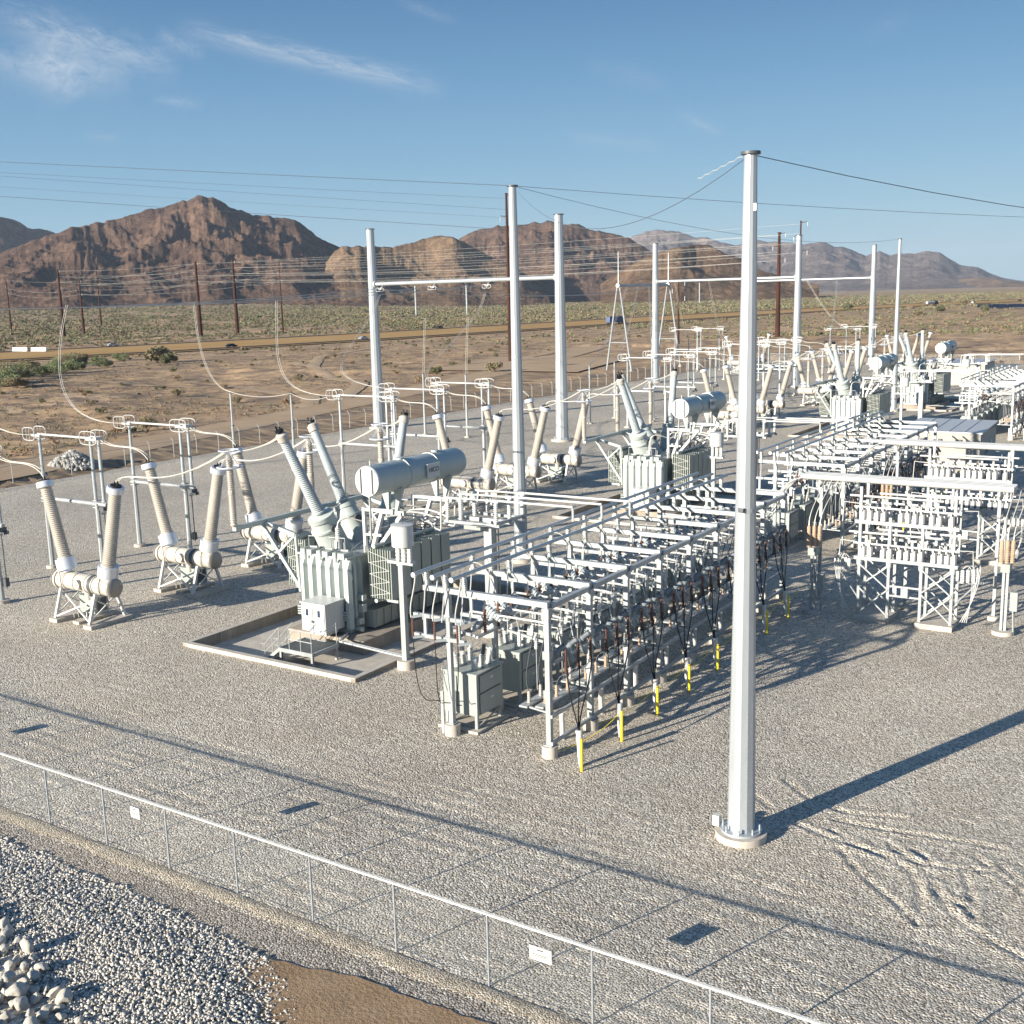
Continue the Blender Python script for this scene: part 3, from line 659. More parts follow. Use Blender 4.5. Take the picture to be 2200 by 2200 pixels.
# ------------------------------------------------------------------ high-voltage disconnect switches
def make_disc():
    t = thing('disconnect_switch', '', 'switch')
    for x in (0, 5.3):
        build('column', B().lathe((x, 0, .18), (x, 0, 4.62), [(0, .17), (1, .14)], 8, PI/8), M['galv'], t)
        build('footing', B().cyl((x, 0, -.05), (x, 0, .2), .42, n=16), M['conc'], t)
        build('clamp', B().box((x, 0, 4.72), (.42, .42, .10)).box((x, 0, 4.52), (.40, .40, .08)).box((x, 0, 4.95), (.36, .36, .07)), M['galv'], t)
    build('crossbar', B().cyl((-.25, 0, 4.72), (6.25, 0, 4.72), .125, n=10), M['galv'], t)
    for x in (0, 5.22, 6.02):
        build('insulator', B().lathe((x, 0, 4.9), (x, 0, 8.72), [(0, .15), (.02, .15)]+[(a, r) for a, r in sheds(.03, .48, 22, .085, .125)]+[(.485, .12), (.515, .12)]+[(a, r) for a, r in sheds(.52, .97, 22, .075, .115)]+[(.98, .11), (1, .11)], 9), M['gins'], t)
    bl = build('blade', B().cyl((-.1, 0, 8.95), (5.4, 0, 8.92), .075, n=8), M['alu'], t)
    build('terminal', B().box((-.25, 0, 8.86), (.9, .24, .14)).box((5.55, 0, 8.84), (1.3, .26, .14)).cyl((5.3, -.1, 9.05), (6.1, .15, 9.0), .05, n=6).cyl((5.0, .15, 8.75), (6.2, .15, 8.9), .05, n=6).box((6.0, 0, 8.95), (.3, .5, .18)), M['alu'], t)
    for (x, rx, n_) in ((-.5, .62, 3), (5.55, .80, 4)):
        for sy in (-.42, .42):
            b = B().ring((x, sy, 8.98), rx, .42, .032, 'y', 24, .55)
            for k in range(n_-1): b.cyl((x-rx*.4+k*rx*.5, sy, 8.58), (x-rx*.4+k*rx*.5, sy, 9.38), .018, n=4)
            build('grading_ring', b, M['alu'], t)
    build('operating_mechanism', B().box((6.05, -.05, 4.52), (.42, .5, .22)).cyl((5.9, -.2, 4.2), (6.4, .2, 4.35), .09, n=7).box((6.2, .1, 4.3), (.25, .3, .2)).cyl((5.62, .22, .9), (5.62, .22, 4.6), .035, n=6).box((5.6, .2, 1.25), (.3, .25, .5)), M['dgrey'], t)
    return t
ds = make_disc(); first = True
for k, (o, xs, n) in enumerate(((0, -65.5, 3), (36.5, -65.5, 3), (91.4, -65.5, 3), (126, -65.5, 3))):
    for j in range(n):
        lab = f'hoop-ringed disconnect switch, {ORD[j]} of three behind the breakers of {BW[k]}'
        loc = (xs, 37.2+7.15*j+o, 0)
        if first: ds.location = loc; ds['label'] = lab; ds['group'] = 'hoop-ringed disconnect switches'; first = False
        else: dup(ds, loc, lab)
for j, (x, y) in enumerate(((-103.5, 226), (-101, 232), (-70.5, 229), (-70, 238.5))):
    dup(ds, (x, y, 0), f'far disconnect switch with hoop rings, {ORD[j]} of four near the farthest gantry')

def make_support(hc, hi):
    t = thing('bus_support', '', 'bus support')
    build('column', B().lathe((0, 0, .15), (0, 0, hc), [(0, .16), (1, .14)], 8, PI/8), M['galv'], t)
    build('footing', B().cyl((0, 0, -.05), (0, 0, .18), .40, n=14), M['conc'], t)
    build('insulator', B().lathe((0, 0, hc), (0, 0, hi), [(0, .14), (.03, .14)]+sheds(.04, .95, 30, .075, .11)+[(1, .09)], 8), M['gins'], t)
    build('clamp', B().box((0, 0, hi+.06), (.2, .2, .12)).box((0, 0, hc), (.34, .34, .06)), M['dgrey'], t)
    return t
sp = make_support(4.3, 7.7); first = True
for (x, y), wds in [((-89.2, 83.3), 'nearest the rock pile'), ((-81.1, 83.9), 'just inside the one nearest the rock pile'), ((-86.0, 112.6), 'under the first gantry beam, at its far pole'), ((-79.4, 112.5), 'under the middle of the first gantry beam'),
        ((-72.3, 130.9), 'behind the first gantry, beside its inner pole'), ((-72.3, 138.0), 'second behind the first gantry'), ((-66.7, 138.6), 'third behind the first gantry'), ((-91, 205), 'behind the second gantry'), ((-84, 206), 'second behind the second gantry'),
        ((-77, 206), 'third behind the second gantry'), ((-60, 184), 'in front of the second gantry'), ((-54, 190), 'second in front of the second gantry'), ((-52, 206), 'beside the third transformer breakers'), ((-112, 232), 'inside the A-shaped frame')]:
    lab = 'slim steel bus support post, '+wds
    if first: sp.location = (x, y, 0); sp['label'] = lab; sp['group'] = 'slim bus support posts'; first = False
    else: dup(sp, (x, y, 0), lab)
# ------------------------------------------------------------------ power transformers (local origin at tank centre, yard level)
def make_transformer():
    t = thing('power_transformer', '', 'transformer')
    fy, by_, lx, rx, zt, z0 = -3.7, 3.7, -1.6, 1.6, 4.15, .38
    b = B().span((lx, fy, z0), (rx, by_, zt)).span((lx-.1, fy-.12, zt), (rx+.1, by_+.1, zt+.10)).span((lx-.06, fy-.06, z0-.08), (rx+.06, by_, z0+.12))
    def rib(x, y, nx, ny, w=.17, dp=.20, top=zt-.02, bot=.55):    # stiffener with a pointed cap
        u = (ny, -nx)
        for s_ in (0,):
            a = [(x-u[0]*w, y-u[1]*w), (x+u[0]*w, y+u[1]*w)]; e = (x+nx*dp, y+ny*dp)
            vs = []
            for zz, k in ((bot, 1), (top-.45, 1), (top, .05)):
                vs += [(a[0][0], a[0][1], zz), (x-u[0]*w*.55+nx*dp*k, y-u[1]*w*.55+ny*dp*k, zz), (x+u[0]*w*.55+nx*dp*k, y+u[1]*w*.55+ny*dp*k, zz), (a[1][0], a[1][1], zz)]
            fs = []
            for r in (0, 1):
                o = r*4
                for k in range(3): fs.append((o+k, o+k+1, o+k+5, o+k+4))
            fs += [(0, 3, 2, 1), (8, 9, 10, 11)]
            b.add(vs, fs)
    for k in range(6): rib(lx+.28+k*.60, fy, 0, -1, .19, .24)
    for k in range(2): rib(rx, fy+.35+.5*k, 1, 0, .14, .18)
    for k in range(3): b.span((lx+.2+1.1*k, fy-.18, zt+.02), (lx+.95+1.1*k, fy+.55, zt+.32))
    tk = build('tank', b, M['xfmr'], t)
    pb = B()
    for k in range(3): pb.path([(lx+.55+1.05*k, fy-.2, zt-.15), (lx+.55+1.05*k, fy-.24, zt+.38), (lx+.62+1.05*k, fy+.1, zt+.42), (lx+1.05+1.05*k, fy+.2, zt+.42)], .06, 6)
    pb.path([(-1.3, -3.3, zt), (-1.3, -3.3, zt+.9), (.9, -3.0, zt+.9), (.9, -3.0, zt)], .03).path([(.3, -3.4, zt), (.3, -3.4, zt+.8)], .03).path([(1.2, -3.4, zt), (1.2, -3.4, zt+.8)], .03)
    build('pipework', pb, M['galv'], t)
    # base skirt with ribs, valves and small boxes
    sk = B().span((rx+.02, fy+1.0, .42), (rx+.75, by_+.5, 1.28)).span((rx-.1, fy+.9, 1.28), (rx+.8, by_+.5, 1.36))
    for k in range(12): sk.span((rx+.75, fy+1.15+k*.6, .46), (rx+.84, fy+1.25+k*.6, 1.26))
    build('base_skirt', sk, M['fin'], t)
    vb = B().box((1.95, -3.1, 1.55), (.32, .3, .42)).box((1.95, -3.1, 2.1), (.36, .3, .28)).box((1.85, -3.3, .9), (.4, .34, .3)).cyl((1.7, -3.4, .5), (2.15, -3.4, .5), .13, n=10).cyl((1.65, -3.55, 3.2), (1.65, -3.7, 3.2), .16, n=12)
    for k in range(4): vb.path([(.35, fy-.25, 1.05+.13*k), (.9, fy-.32, 1.05+.13*k), (1.55, fy-.3, 1.05+.13*k), (1.75, fy+.4, 1.1+.13*k)], .045, 6)
    for k in range(4): vb.path([(-1.35, fy-.2, 1.0+.13*k), (-1.7, fy-.3, 1.0+.13*k)], .045, 6)
    build('valve_and_conduits', vb, M['xfmr'], t)
    for k in range(2): build('ground_conduit', B().path([(1.7, -4.2+.14*k, .40), (2.3, -5.35+.14*k, .42), (6.9, -5.75+.14*k, .40), (6.95, -5.75+.14*k, .1)], .055, 7), M['galv'], t)
    # turrets and bushings
    for (p, q, r0, r1) in (((-.45, -2.15, zt), (-1.2, -4.95, 10.55), .80, .62), ((-.75, 0, zt), (-3.55, -.15, 10.4), .72, .55), ((-.45, 2.1, zt), (-1.15, 4.9, 10.4), .72, .55)):
        P, Q = Vector(p), Vector(q); d = (Q-P).normalized(); T = P+d*2.35
        build('turret', B().lathe(P-d*.3, T, [(0, r0), (.62, r0*.94), (.63, r0*1.02), (.67, r0*1.02), (.68, r0*.92), (.84, r1*1.05), (.85, r1*1.15), (.93, r1*1.15), (.935, r1*.9), (.97, r1*.5), (1, r1*.45)], 20), M['xfmr'], t)
        bushing(t, T, Q, M['gins'], .33, .245, 40, ringr=0, seg=12)
        build('bushing_head', B().lathe(Q-d*.42, Q+d*.05, [(0, .2), (.1, .30), (.8, .30), (1, .2)], 14), M['tan'], t)
        build('handwheel', B().cyl(P+d*1.5+Vector((.75, -.2, 0)), P+d*1.5+Vector((.9, -.26, 0)), .2, n=12), M['dgrey'], t)
    # surge arresters on a tubular bracket
    for k, (x, y) in enumerate(((-3.75, -6.1), (-4.0, .0), (-3.9, 6.0))):
        a = build('surge_arrester', B().lathe((x, y, 5.82), (x, y, 9.5), [(0, .12), (.03, .2), (.05, .12)]+sheds(.06, .47, 15, .13, .19)+[(.475, .19), (.515, .19)]+sheds(.52, .96, 15, .13, .19)+[(1, .1)], 10), M['tan'], t)
        rg = B().ring((x, y, 9.75), .5, .5, .035, 'z', 18, 1).ring((x, y, 8.9), .62, .62, .05, 'z', 20, 1)
        for g in range(4):
            c_, s_ = math.cos(g*PI/2), math.sin(g*PI/2); rg.path([(x+c_*.12, y+s_*.12, 9.6), (x+c_*.5, y+s_*.5, 9.75)], .02, 4).path([(x+c_*.12, y+s_*.12, 9.55), (x+c_*.62, y+s_*.62, 8.9)], .02, 4)
        build('grading_ring', rg, M['ring'], a)
    bk = B().bar((-3.75, -6.1, 5.72), (-3.9, 6.0, 5.72), .26, .24)
    for y in (-4.0, 0.6, 4.2):
        bk.bar((-3.85, y, 5.7), (-1.75, y+.2, 5.15), .2).bar((-3.8, y-.1, 5.6), (-1.72, y+.3, 2.35), .17).bar((-1.75, y+.2, 5.15), (-2.85, y+.05, 4.15), .12).bar((-1.75, y+.2, 5.2), (-1.72, y+.3, 2.1), .13)
    build('arrester_bracket', bk, M['xfmr'], t)
    # radiators
    def fins(x0, x1, y0, y1, zb, zt_):
        b = B(); n = 10
        for k in range(n):
            x = x0+(x1-x0)*k/(n-1); b.box((x, (y0+y1)/2, (zb+zt_)/2), (.045, y1-y0, zt_-zb))
        for z in (zb+.12, zt_-.12): b.cyl((x0, (y0+y1)/2, z), (x1, (y0+y1)/2, z), .09, n=8)
        return b
    for side, x0, x1 in (('r', 2.2, 3.62), ('l', -2.15, -3.4)):
        for k in range(6):
            y0 = -2.75+k*.86; rd = build('radiator', fins(x0, x1, y0, y0+.755, 2.05, 4.62), M['fin'], t)
            if k == 0:
                zz = B(); w_ = x1-x0
                for j in range(4): zz.bar((x0+.05*w_, y0-.03, 2.15+j*.58), (x1-.05*w_, y0-.03, 2.42+j*.58), .02).bar((x1-.05*w_, y0-.03, 2.42+j*.58), (x0+.05*w_, y0-.03, 2.73+j*.58), .02)
                build('tie_strips', zz, M['white'], rd)
        for z in (1.92, 4.75): build('header_pipe', B().cyl(((x0+x1)/2*.9, -2.8, z), ((x0+x1)/2*.9, 2.5, z), .11, n=8), M['xfmr'], t)
        for y in (-2.2, 1.9): build('radiator_arm', B().bar((x0*.7, y, 1.85), (x1, y, 1.85), .14), M['xfmr'], t)
    # conservator drum on its frame
    cx, cz = 3.35, 8.3
    co = build('conservator', B().lathe((cx, -3.85, cz), (cx, 3.55, cz), [(0, .76), (.34, .76), (.341, .80), (.355, .80), (.356, .76), (.66, .76), (.661, .80), (.675, .80), (.676, .76), (.97, .76), (1, .70)], 30).cyl((cx, -1.3, cz+.74), (cx, -1.3, cz+.85), .22, n=12).cyl((cx, 1.7, cz+.74), (cx, 1.7, cz+.85), .22, n=12).cyl((cx, -3.6, cz+.7), (cx, -3.6, cz+1.0), .05, n=6), M['xfmr'], t)
    build('end_cover', B().cyl((cx, -3.85, cz), (cx, -3.93, cz), .77, .74, 30), M['white'], co)
    build('gauge_slot', B().box((cx-.36, -3.95, cz), (.06, .05, 1.2)).box((cx+.36, -3.95, cz), (.06, .05, 1.2)), M['dgrey'], co)
    ib = build('name_plate', B().box((cx+.86, .35, cz+.02), (.06, 1.05, .72)).box((cx+.75, .0, cz+.02), (.2, .06, .1)).box((cx+.75, .7, cz+.02), (.2, .06, .1)), M['white'], co)
    fc = bpy.data.curves.new('lettering', 'FONT'); fc.body = 'HICO'; fc.size = .34; fc.align_x = 'CENTER'; fc.align_y = 'CENTER'; fc.extrude = .004; fc.offset = .006
    fo = bpy.data.objects.new('lettering', fc); COL.objects.link(fo); fc.materials.append(M['ink']); 
    fo.location = (cx+.895, .35, cz+.05); fo.rotation_euler = (PI/2, 0, PI/2)
    bpy.context.view_layer.update(); lm = bpy.data.meshes.new_from_object(fo.evaluated_get(bpy.context.evaluated_depsgraph_get())); lm.transform(fo.matrix_basis)
    bpy.data.objects.remove(fo); lo = bpy.data.objects.new('lettering', lm); COL.objects.link(lo); lo.parent = ib
    if not lm.materials: lm.materials.append(M['ink'])
    for y in (-2.0, 2.1):
        sb = B()
        for s_ in (-.45, .45):
            vs = [(cx+s_-.28, y, cz-.55), (cx+s_+.28, y, cz-.55), (cx+s_*.6+.06, y, cz-1.75), (cx+s_*.6-.06, y, cz-1.75)]
            sb.add([(a, yy, z) for yy in (y-.09, y+.09) for (a, _, z) in vs], [(0, 1, 2, 3), (7, 6, 5, 4), (0, 4, 5, 1), (1, 5, 6, 2), (2, 6, 7, 3), (3, 7, 4, 0)])
        sb.bar((cx-.75, y, cz-1.85), (cx+.75, y, cz-1.85), .22, .22)
        build('saddle', sb, M['xfmr'], t)
        build('support_leg', B().bar((cx-.7, y, cz-1.9), (1.75, y+.1, zt), .20).bar((cx+.6, y, cz-1.9), (2.0, y+.2, zt+.1), .2).bar((1.6, y-.2, zt), (1.6, y-.2, 6.6), .16).bar((1.6, y-.2, 6.5), (cx, y, 6.5), .16).bar((1.6, y-.2, 5.2), (2.6, y-.1, 5.2), .12), M['white'], t)
    build('drum_walkway', B().bar((1.9, -2.2, 5.3), (1.9, 2.3, 5.3), .14).bar((2.5, 2.3, 6.3), (.2, 2.3, 6.2), .5, .06).cyl((cx-.3, -3.4, cz-.7), (cx-.5, -3.2, 5.2), .06, n=6).path([(cx-.2, 2.9, cz-.7), (cx-.4, 2.9, 6.2), (1.2, 2.6, 5.6), (.8, 2.5, zt)], .07), M['galv'], t)
    # low-voltage bushings, gauges and cables on the lid
    for k, (x, y) in enumerate(((1.0, -.9), (1.05, .2), (1.1, 1.3), (.35, -2.9))):
        o = build('low_voltage_bushing', B().cyl((x, y, zt), (x, y, zt+.75), .2, .18, 12).lathe((x, y, zt+.75), (x, y, zt+1.45), [(0, .1)]+sheds(.02, .9, 6, .08, .14)+[(1, .06)], 9), M['wins'], t)
        build('lead', B().path(bez((x, y, zt+1.4), (x+.1, y, zt+2.2), (x+.7, y+.3, zt+1.9), (x+1.2, y+1.2, zt+1.5), 8), .04), M['yellow'] if 0 else M['wire'], o)
    cc = B()
    for k in range(6): cc.path(bez((1.0, -2.6+.7*k, zt+.2), (1.8, -2.4+.7*k, zt+1.2), (2.2, -1+.6*k, zt+.8), (2.4+.1*k, .4+.6*k, zt+.5), 8), .028)
    build('control_cable', cc, M['dgrey'], t)
    # control cabinet with two windowed doors
    cb = build('control_cabinet', B().span((-.15, -5.35, .68), (1.43, -3.95, 2.12)).span((-.2, -5.42, 2.12), (1.48, -3.92, 2.17)).span((.1, -5.1, .45), (1.2, -4.2, .68)), M['white'], t)
    for k, x in enumerate((.24, 1.02)):
        dr = build('door', B().box((x, -5.37, 1.40), (.72, .035, 1.36)), M['white'], cb)
        build('window', B().box((x+.02, -5.392, 1.66), (.17, .012, .34)), M['glass'], dr)
        build('handle', B().box((.56+.14*k, -5.41, 1.22), (.04, .04, .12)), M['dgrey'], dr)
        build('kick_panel', B().box((x, -5.395, .88), (.6, .012, .26)), M['ring'], dr)
    return t
TX0, TY0 = -38.65, 45.3
tr = make_transformer()
TL = ['grey power transformer with lettered plate on its drum, in the nearest concrete basin', 'grey power transformer, second from the near fence', 'third grey power transformer, a thin steel pole just before it', 'farthest grey power transformer, beside the long white building']
BY = [0, 36.6, 90.6, 124.0]
for k, o in enumerate(BY):
    if k == 0: tr.location = (TX0, TY0, 0); tr['label'] = TL[0]; tr['group'] = 'grey power transformers'
    else: dup(tr, (TX0, TY0+o, 0), TL[k])

# concrete basin, plinth, platform
def make_basin():
    t = thing('containment_basin', '', 'basin')
    x0, x1, y0, y1, zt, zf, w_ = -5.2, 6.2, -8.75, 8.6, .17, -.38, .28
    build('floor', B().span((x0, y0, zf-.1), (x1, y1, zf)), M['conc'], t)
    build('wall', B().span((x0, y0, zf), (x0+w_, y1, zt)), M['dconc'], t); build('wall', B().span((x1-w_, y0, zf), (x1, y1, zt)), M['dconc'], t)
    build('wall', B().span((x0+w_, y0, zf), (x1-w_, y0+w_, zt+.003)), M['conc'], t); build('wall', B().span((x0+w_, y1-w_, zf), (x1-w_, y1, zt+.003)), M['dconc'], t)
    cap = B().span((x0-.01, y0-.01, zt+.003), (x1+.01, y0+w_+.01, zt+.03)).span((x0-.01, y0+w_+.01, zt+.001), (x0+w_+.01, y1, zt+.028)).span((x1-w_-.01, y0+w_+.01, zt+.001), (x1+.01, y1, zt+.028))
    build('wall_cap', cap, M['conc'], t)
    jb = B()
    for k in range(6): jb.span((x0+w_, y0+2.3+2.6*k, zf), (x0+w_+.012, y0+2.33+2.6*k, zt))
    build('wall_joint', jb, M['conc'], t)
    build('plinth', B().span((-1.9, -4.55, zf), (3.15, 4.6, .30)), M['dconc'], t)
    return t
ba = make_basin()
for k, o in enumerate(BY):
    lab = ['low walled concrete basin around the transformer with the lettered drum', 'low walled concrete basin under the second transformer', 'low walled concrete basin under the third transformer', 'low walled concrete basin under the farthest transformer'][k]
    loc = (TX0, TY0+o, 0)
    if k == 0: ba.location = loc; ba['label'] = lab; ba['group'] = 'concrete basins round the transformers'
    else: dup(ba, loc, lab)
def make_platform():
    t = thing('access_platform', 'small grated platform with pipe handrails and steps before the white control cabinet', 'platform', (0, 0, 0))
    x0, x1, y0, y1, z = -38.4, -36.15, 37.75, 39.65, .40
    build('deck', B().span((x0+.06, y0+.06, z-.04), (x1-.06, y1-.06, z+.005)), M['deck'], t)
    build('edge_channel', B().span((x0, y0, z-.16), (x1, y0+.06, z+.03)).span((x0, y1-.06, z-.16), (x1, y1, z+.03)).span((x0, y0+.06, z-.16), (x0+.06, y1-.06, z+.03)).span((x1-.06, y0+.06, z-.16), (x1, y1-.06, z+.03)), M['galv'], t)
    for x in (x0+.1, x1-.1):
        for y in (y0+.1, y1-.1): build('leg', B().box((x, y, -.04), (.12, .12, .82)).box((x, y, -.44), (.22, .22, .02)), M['galv'], t)
    rl = B()
    for zz in (z+.55, z+1.05): rl.path([(x0+.75, y0+.03, zz), (x1, y0+.03, zz)], .024, 6)
    for x in (x0+.1, x0+.75, x0+1.5, x1-.05): rl.cyl((x, y0+.03, z), (x, y0+.03, z+1.05), .024, n=6)
    rl.cyl((x1-.03, y1-.1, z), (x1-.03, y1-.1, z+1.1), .024, n=6).path([(x1-.03, y1-.1, z+1.0), (x1-.03, y0+.9, z+.9)], .02, 6)
    build('handrail', rl, M['galv'], t)
    for y in (y0+.05, y0+.98):
        build('stair_rail', B().path([(x0+.1, y, z+1.05), (x0-.95, y, .45), (x0-1.25, y, .42), (x0-1.25, y, .10), (x0-.9, y, .08), (x0+.1, y, z+.55)], .022, 6).cyl((x0-.95, y, -.45), (x0-.95, y, .45), .022, n=6).cyl((x0-.4, y, -.1), (x0-.4, y, .8), .022, n=6), M['galv'], t)
        build('stringer', B().bar((x0, y, z-.1), (x0-.95, y, -.42), .05, .16), M['galv'], t)
    for k in range(3): build('step', B().box((x0-.2-.27*k, y0+.5, z-.22-.2*k), (.24, .86, .03)), M['deck'], t)
    return t
make_platform()

# ------------------------------------------------------------------ drum-topped posts (one per bay) and three-way switch stands
def make_drum():
    t = thing('drum_post', '', 'instrument transformer')
    build('post', B().box((0, 0, 2.6), (.26, .26, 5.0)), M['galv'], t); build('footing', B().cyl((0, 0, -.05), (0, 0, .42), .42, n=18), M['conc'], t)
    build('bracket', B().box((.05, -.05, 5.12), (1.5, .34, .14)).box((0, 0, 5.0), (.34, .34, .1)), M['galv'], t)
    for x in (-.28, .05, .38): build('insulator', B().lathe((x+.3, -.25, 5.2), (x+.3, -.25, 5.95), [(0, .09)]+sheds(.03, .95, 4, .10, .125)+[(1, .09)], 10), M['wins'], t)
    build('drum', B().lathe((.35, -.3, 5.95), (.35, -.3, 7.0), [(0, .40), (.03, .50), (.93, .50), (.97, .53), (.985, .4), (1, .1)], 26), M['white'], t)
    build('lead', B().path(bez((.35, -.3, 7.0), (.3, -.2, 7.4), (-.2, .4, 7.5), (-1.2, 1.6, 6.9), 8), .025), M['dgrey'], t)
    return t
dr = make_drum()
for k, o in enumerate(BY):
    lab = 'white drum on a square steel post, beside ' + BW[k]
    if k == 0: dr.location = (-31.68, 39.3, 0); dr['label'] = lab; dr['group'] = 'white drums on square posts'
    else: dup(dr, (-31.68, 39.3+o, 0), lab)
def make_stand():
    t = thing('switch_stand', '', 'switch')
    build('post', B().box((0, 0, 3.0), (.46, .46, 6.0)), M['galv'], t); build('footing', B().cyl((0, 0, -.05), (0, 0, .35), .6, n=16), M['conc'], t)
    build('cross_frame', B().bar((-1.7, -1.3, 6.1), (-1.7, 1.3, 6.1), .16).bar((1.2, -1.3, 6.1), (1.2, 1.3, 6.1), .16).bar((-1.9, -1.2, 6.02), (1.4, -1.2, 6.02), .14).bar((-1.9, 1.2, 6.02), (1.4, 1.2, 6.02), .14).bar((-1.9, 0, 6.0), (1.4, 0, 6.0), .2), M['galv'], t)
    for y in (-1.2, 0, 1.2):
        for x in (-1.7, -.9, 1.2): build('insulator', B().lathe((x, y, 6.15), (x, y, 7.15), [(0, .09)]+sheds(.03, .95, 9, .075, .12)+[(1, .08)], 9), M['wins'], t)
        build('blade', B().cyl((-1.8, y, 7.22), (1.35, y, 7.25), .05, n=6).box((-1.3, y, 7.22), (.9, .12, .1)).box((1.2, y, 7.25), (.35, .16, .16)), M['alu'], t)
    build('mechanism', B().box((-.6, -.5, 5.75), (1.0, .4, .35)).cyl((.3, .3, 1), (.3, .3, 6), .035, n=6), M['grey'], t)
    return t
st = make_stand()
for k, o in enumerate(BY):
    lab = 'square post carrying a three-way switch with white insulators, right of ' + BW[k]
    if k == 0: st.location = (-31.0, 45.6, 0); st['label'] = lab; st['group'] = 'three-way switch stands'
    else: dup(st, (-31.0, 45.6+o, 0), lab)
def tube(name, pts, r, m, label, cat, group, n=7):
    return tag(build(name, B().path(pts, r, n), m), label, cat, group)
for k, o in enumerate(BY):
    for j, y in enumerate((44.4, 45.6, 46.8)):
        xe = -25.5+.87*j
        tube('bus_tube', [(-29.7, y+o, 7.27), (xe, y+o, 7.3), (xe, y+o+.02, 7.22), (xe, y+o+.03, 6.62)], .06, M['alu'], f'pale bus tube, {ORD[j]} of three from the switch stand of {BW[k]}', 'bus tube', 'bus tubes from the switch stands')
        pts = bez((TX0+1.1, 44.4+1.1*j+o, 5.6), (TX0+2.5, 46+.8*j+o, 6.3), (TX0+4.0, 46+.6*j+o, 5.3), (-33.9, 44.9+1.0*j+o, 5.45), 8)+[(-33.2, 44.4+1.2*j+o, 5.5), (-33.15, 44.4+1.2*j+o, 5.6), (-33.1, 44.4+1.2*j+o, 7.15), (-32.6, 44.4+1.2*j+o, 7.22)]
        tube('bus_tube', pts, .05, M['alu'], f'bent pale tube, {ORD[j]} of three above the lid of {BW[k]}', 'bus tube', 'bent tubes from the transformer lids')
# ------------------------------------------------------------------ feeder racks: posts, beams, switches, cabinets
RX, RY, RP = -20.55, 33.8, 3.17
ROFF = [0, 36.6, 99.2]; RN = [9, 9, 9]
RW = ['nearest', 'middle', 'farthest']
def make_rack(n):
    t = thing('feeder_rack', '', 'steel rack')
    for k in range(n):
        y = k*RP
        for x in (0, -4.49):
            pb = B().box((x, y-.02, 5.6), (.29, .29, .34)).box((x, y-.02, 3.98), (.3, .3, .32)).box((x, y-.02, 2.49), (.28, .28, .28)) if x == 0 else B().box((x, y, 4.78), (.3, .3, .3)).box((x, y, 3.97), (.3, .3, .26))
            build('post', pb.box((x, y, 3.1), (.20, .20, 5.36)).box((x, y, .47), (.36, .36, .05)).bar((x-.1, y, .5), (x-.02, y, .8), .03).bar((x+.1, y, .5), (x+.02, y, .8), .03), M['galv'], t)
            build('pedestal', B().cyl((x, y, -.05), (x, y, .45), .31, n=18), M['conc'], t)
        build('beam', B().box((-2.78, y, 5.89), (5.68, .20, .21)), M['galv'], t)
        build('side_frame', B().box((-4.8, y-.17, 4.79), (2.5, .13, .15)).box((-4.82, y-.17, 3.97), (2.45, .13, .15)).box((-5.5, y-.17, 4.4), (.13, .10, .75)).box((-3.9, y-.17, 4.4), (.13, .10, .75)), M['galv'], t)
        if k < n-1:
            build('edge_beam', B().bar((.02, y+.15, 5.80), (.02, y+RP-.15, 5.80), .19, .19), M['galv'], t)
            build('switch_channel', B().bar((.12, y+.1, 3.62), (.12, y+RP-.1, 3.62), .14, .10), M['galv'], t); build('switch_channel', B().bar((-3.25, y+.1, 4.15), (-3.25, y+RP-.1, 4.15), .12, .10), M['galv'], t)
            build('cross_channel', B().bar((-3.2, y+1.6, 4.15), (.1, y+1.6, 3.7), .08, .1).bar((-4.4, y+.1, 4.3), (-3.3, y+.1, 4.2), .1), M['galv'], t)
    for z in (1.62, .56): build('lower_rail', B().bar((.14, -.1, z), (.14, (n-1)*RP+.1, z), .10, .13), M['galv'], t)
    return t
racks = []
for k, o in enumerate(ROFF):
    lab = ['nearest steel feeder rack of posts and white beams, grey cabinets under it', 'middle steel feeder rack, before the beige control building', 'farthest steel feeder rack, behind the beige control building'][k]
    if k == 0:
        r0 = make_rack(9); r0.location = (RX, RY, 0); r0['label'] = lab; r0['group'] = 'steel feeder racks'
    else: dup(r0, (RX, RY+o, 0), lab)

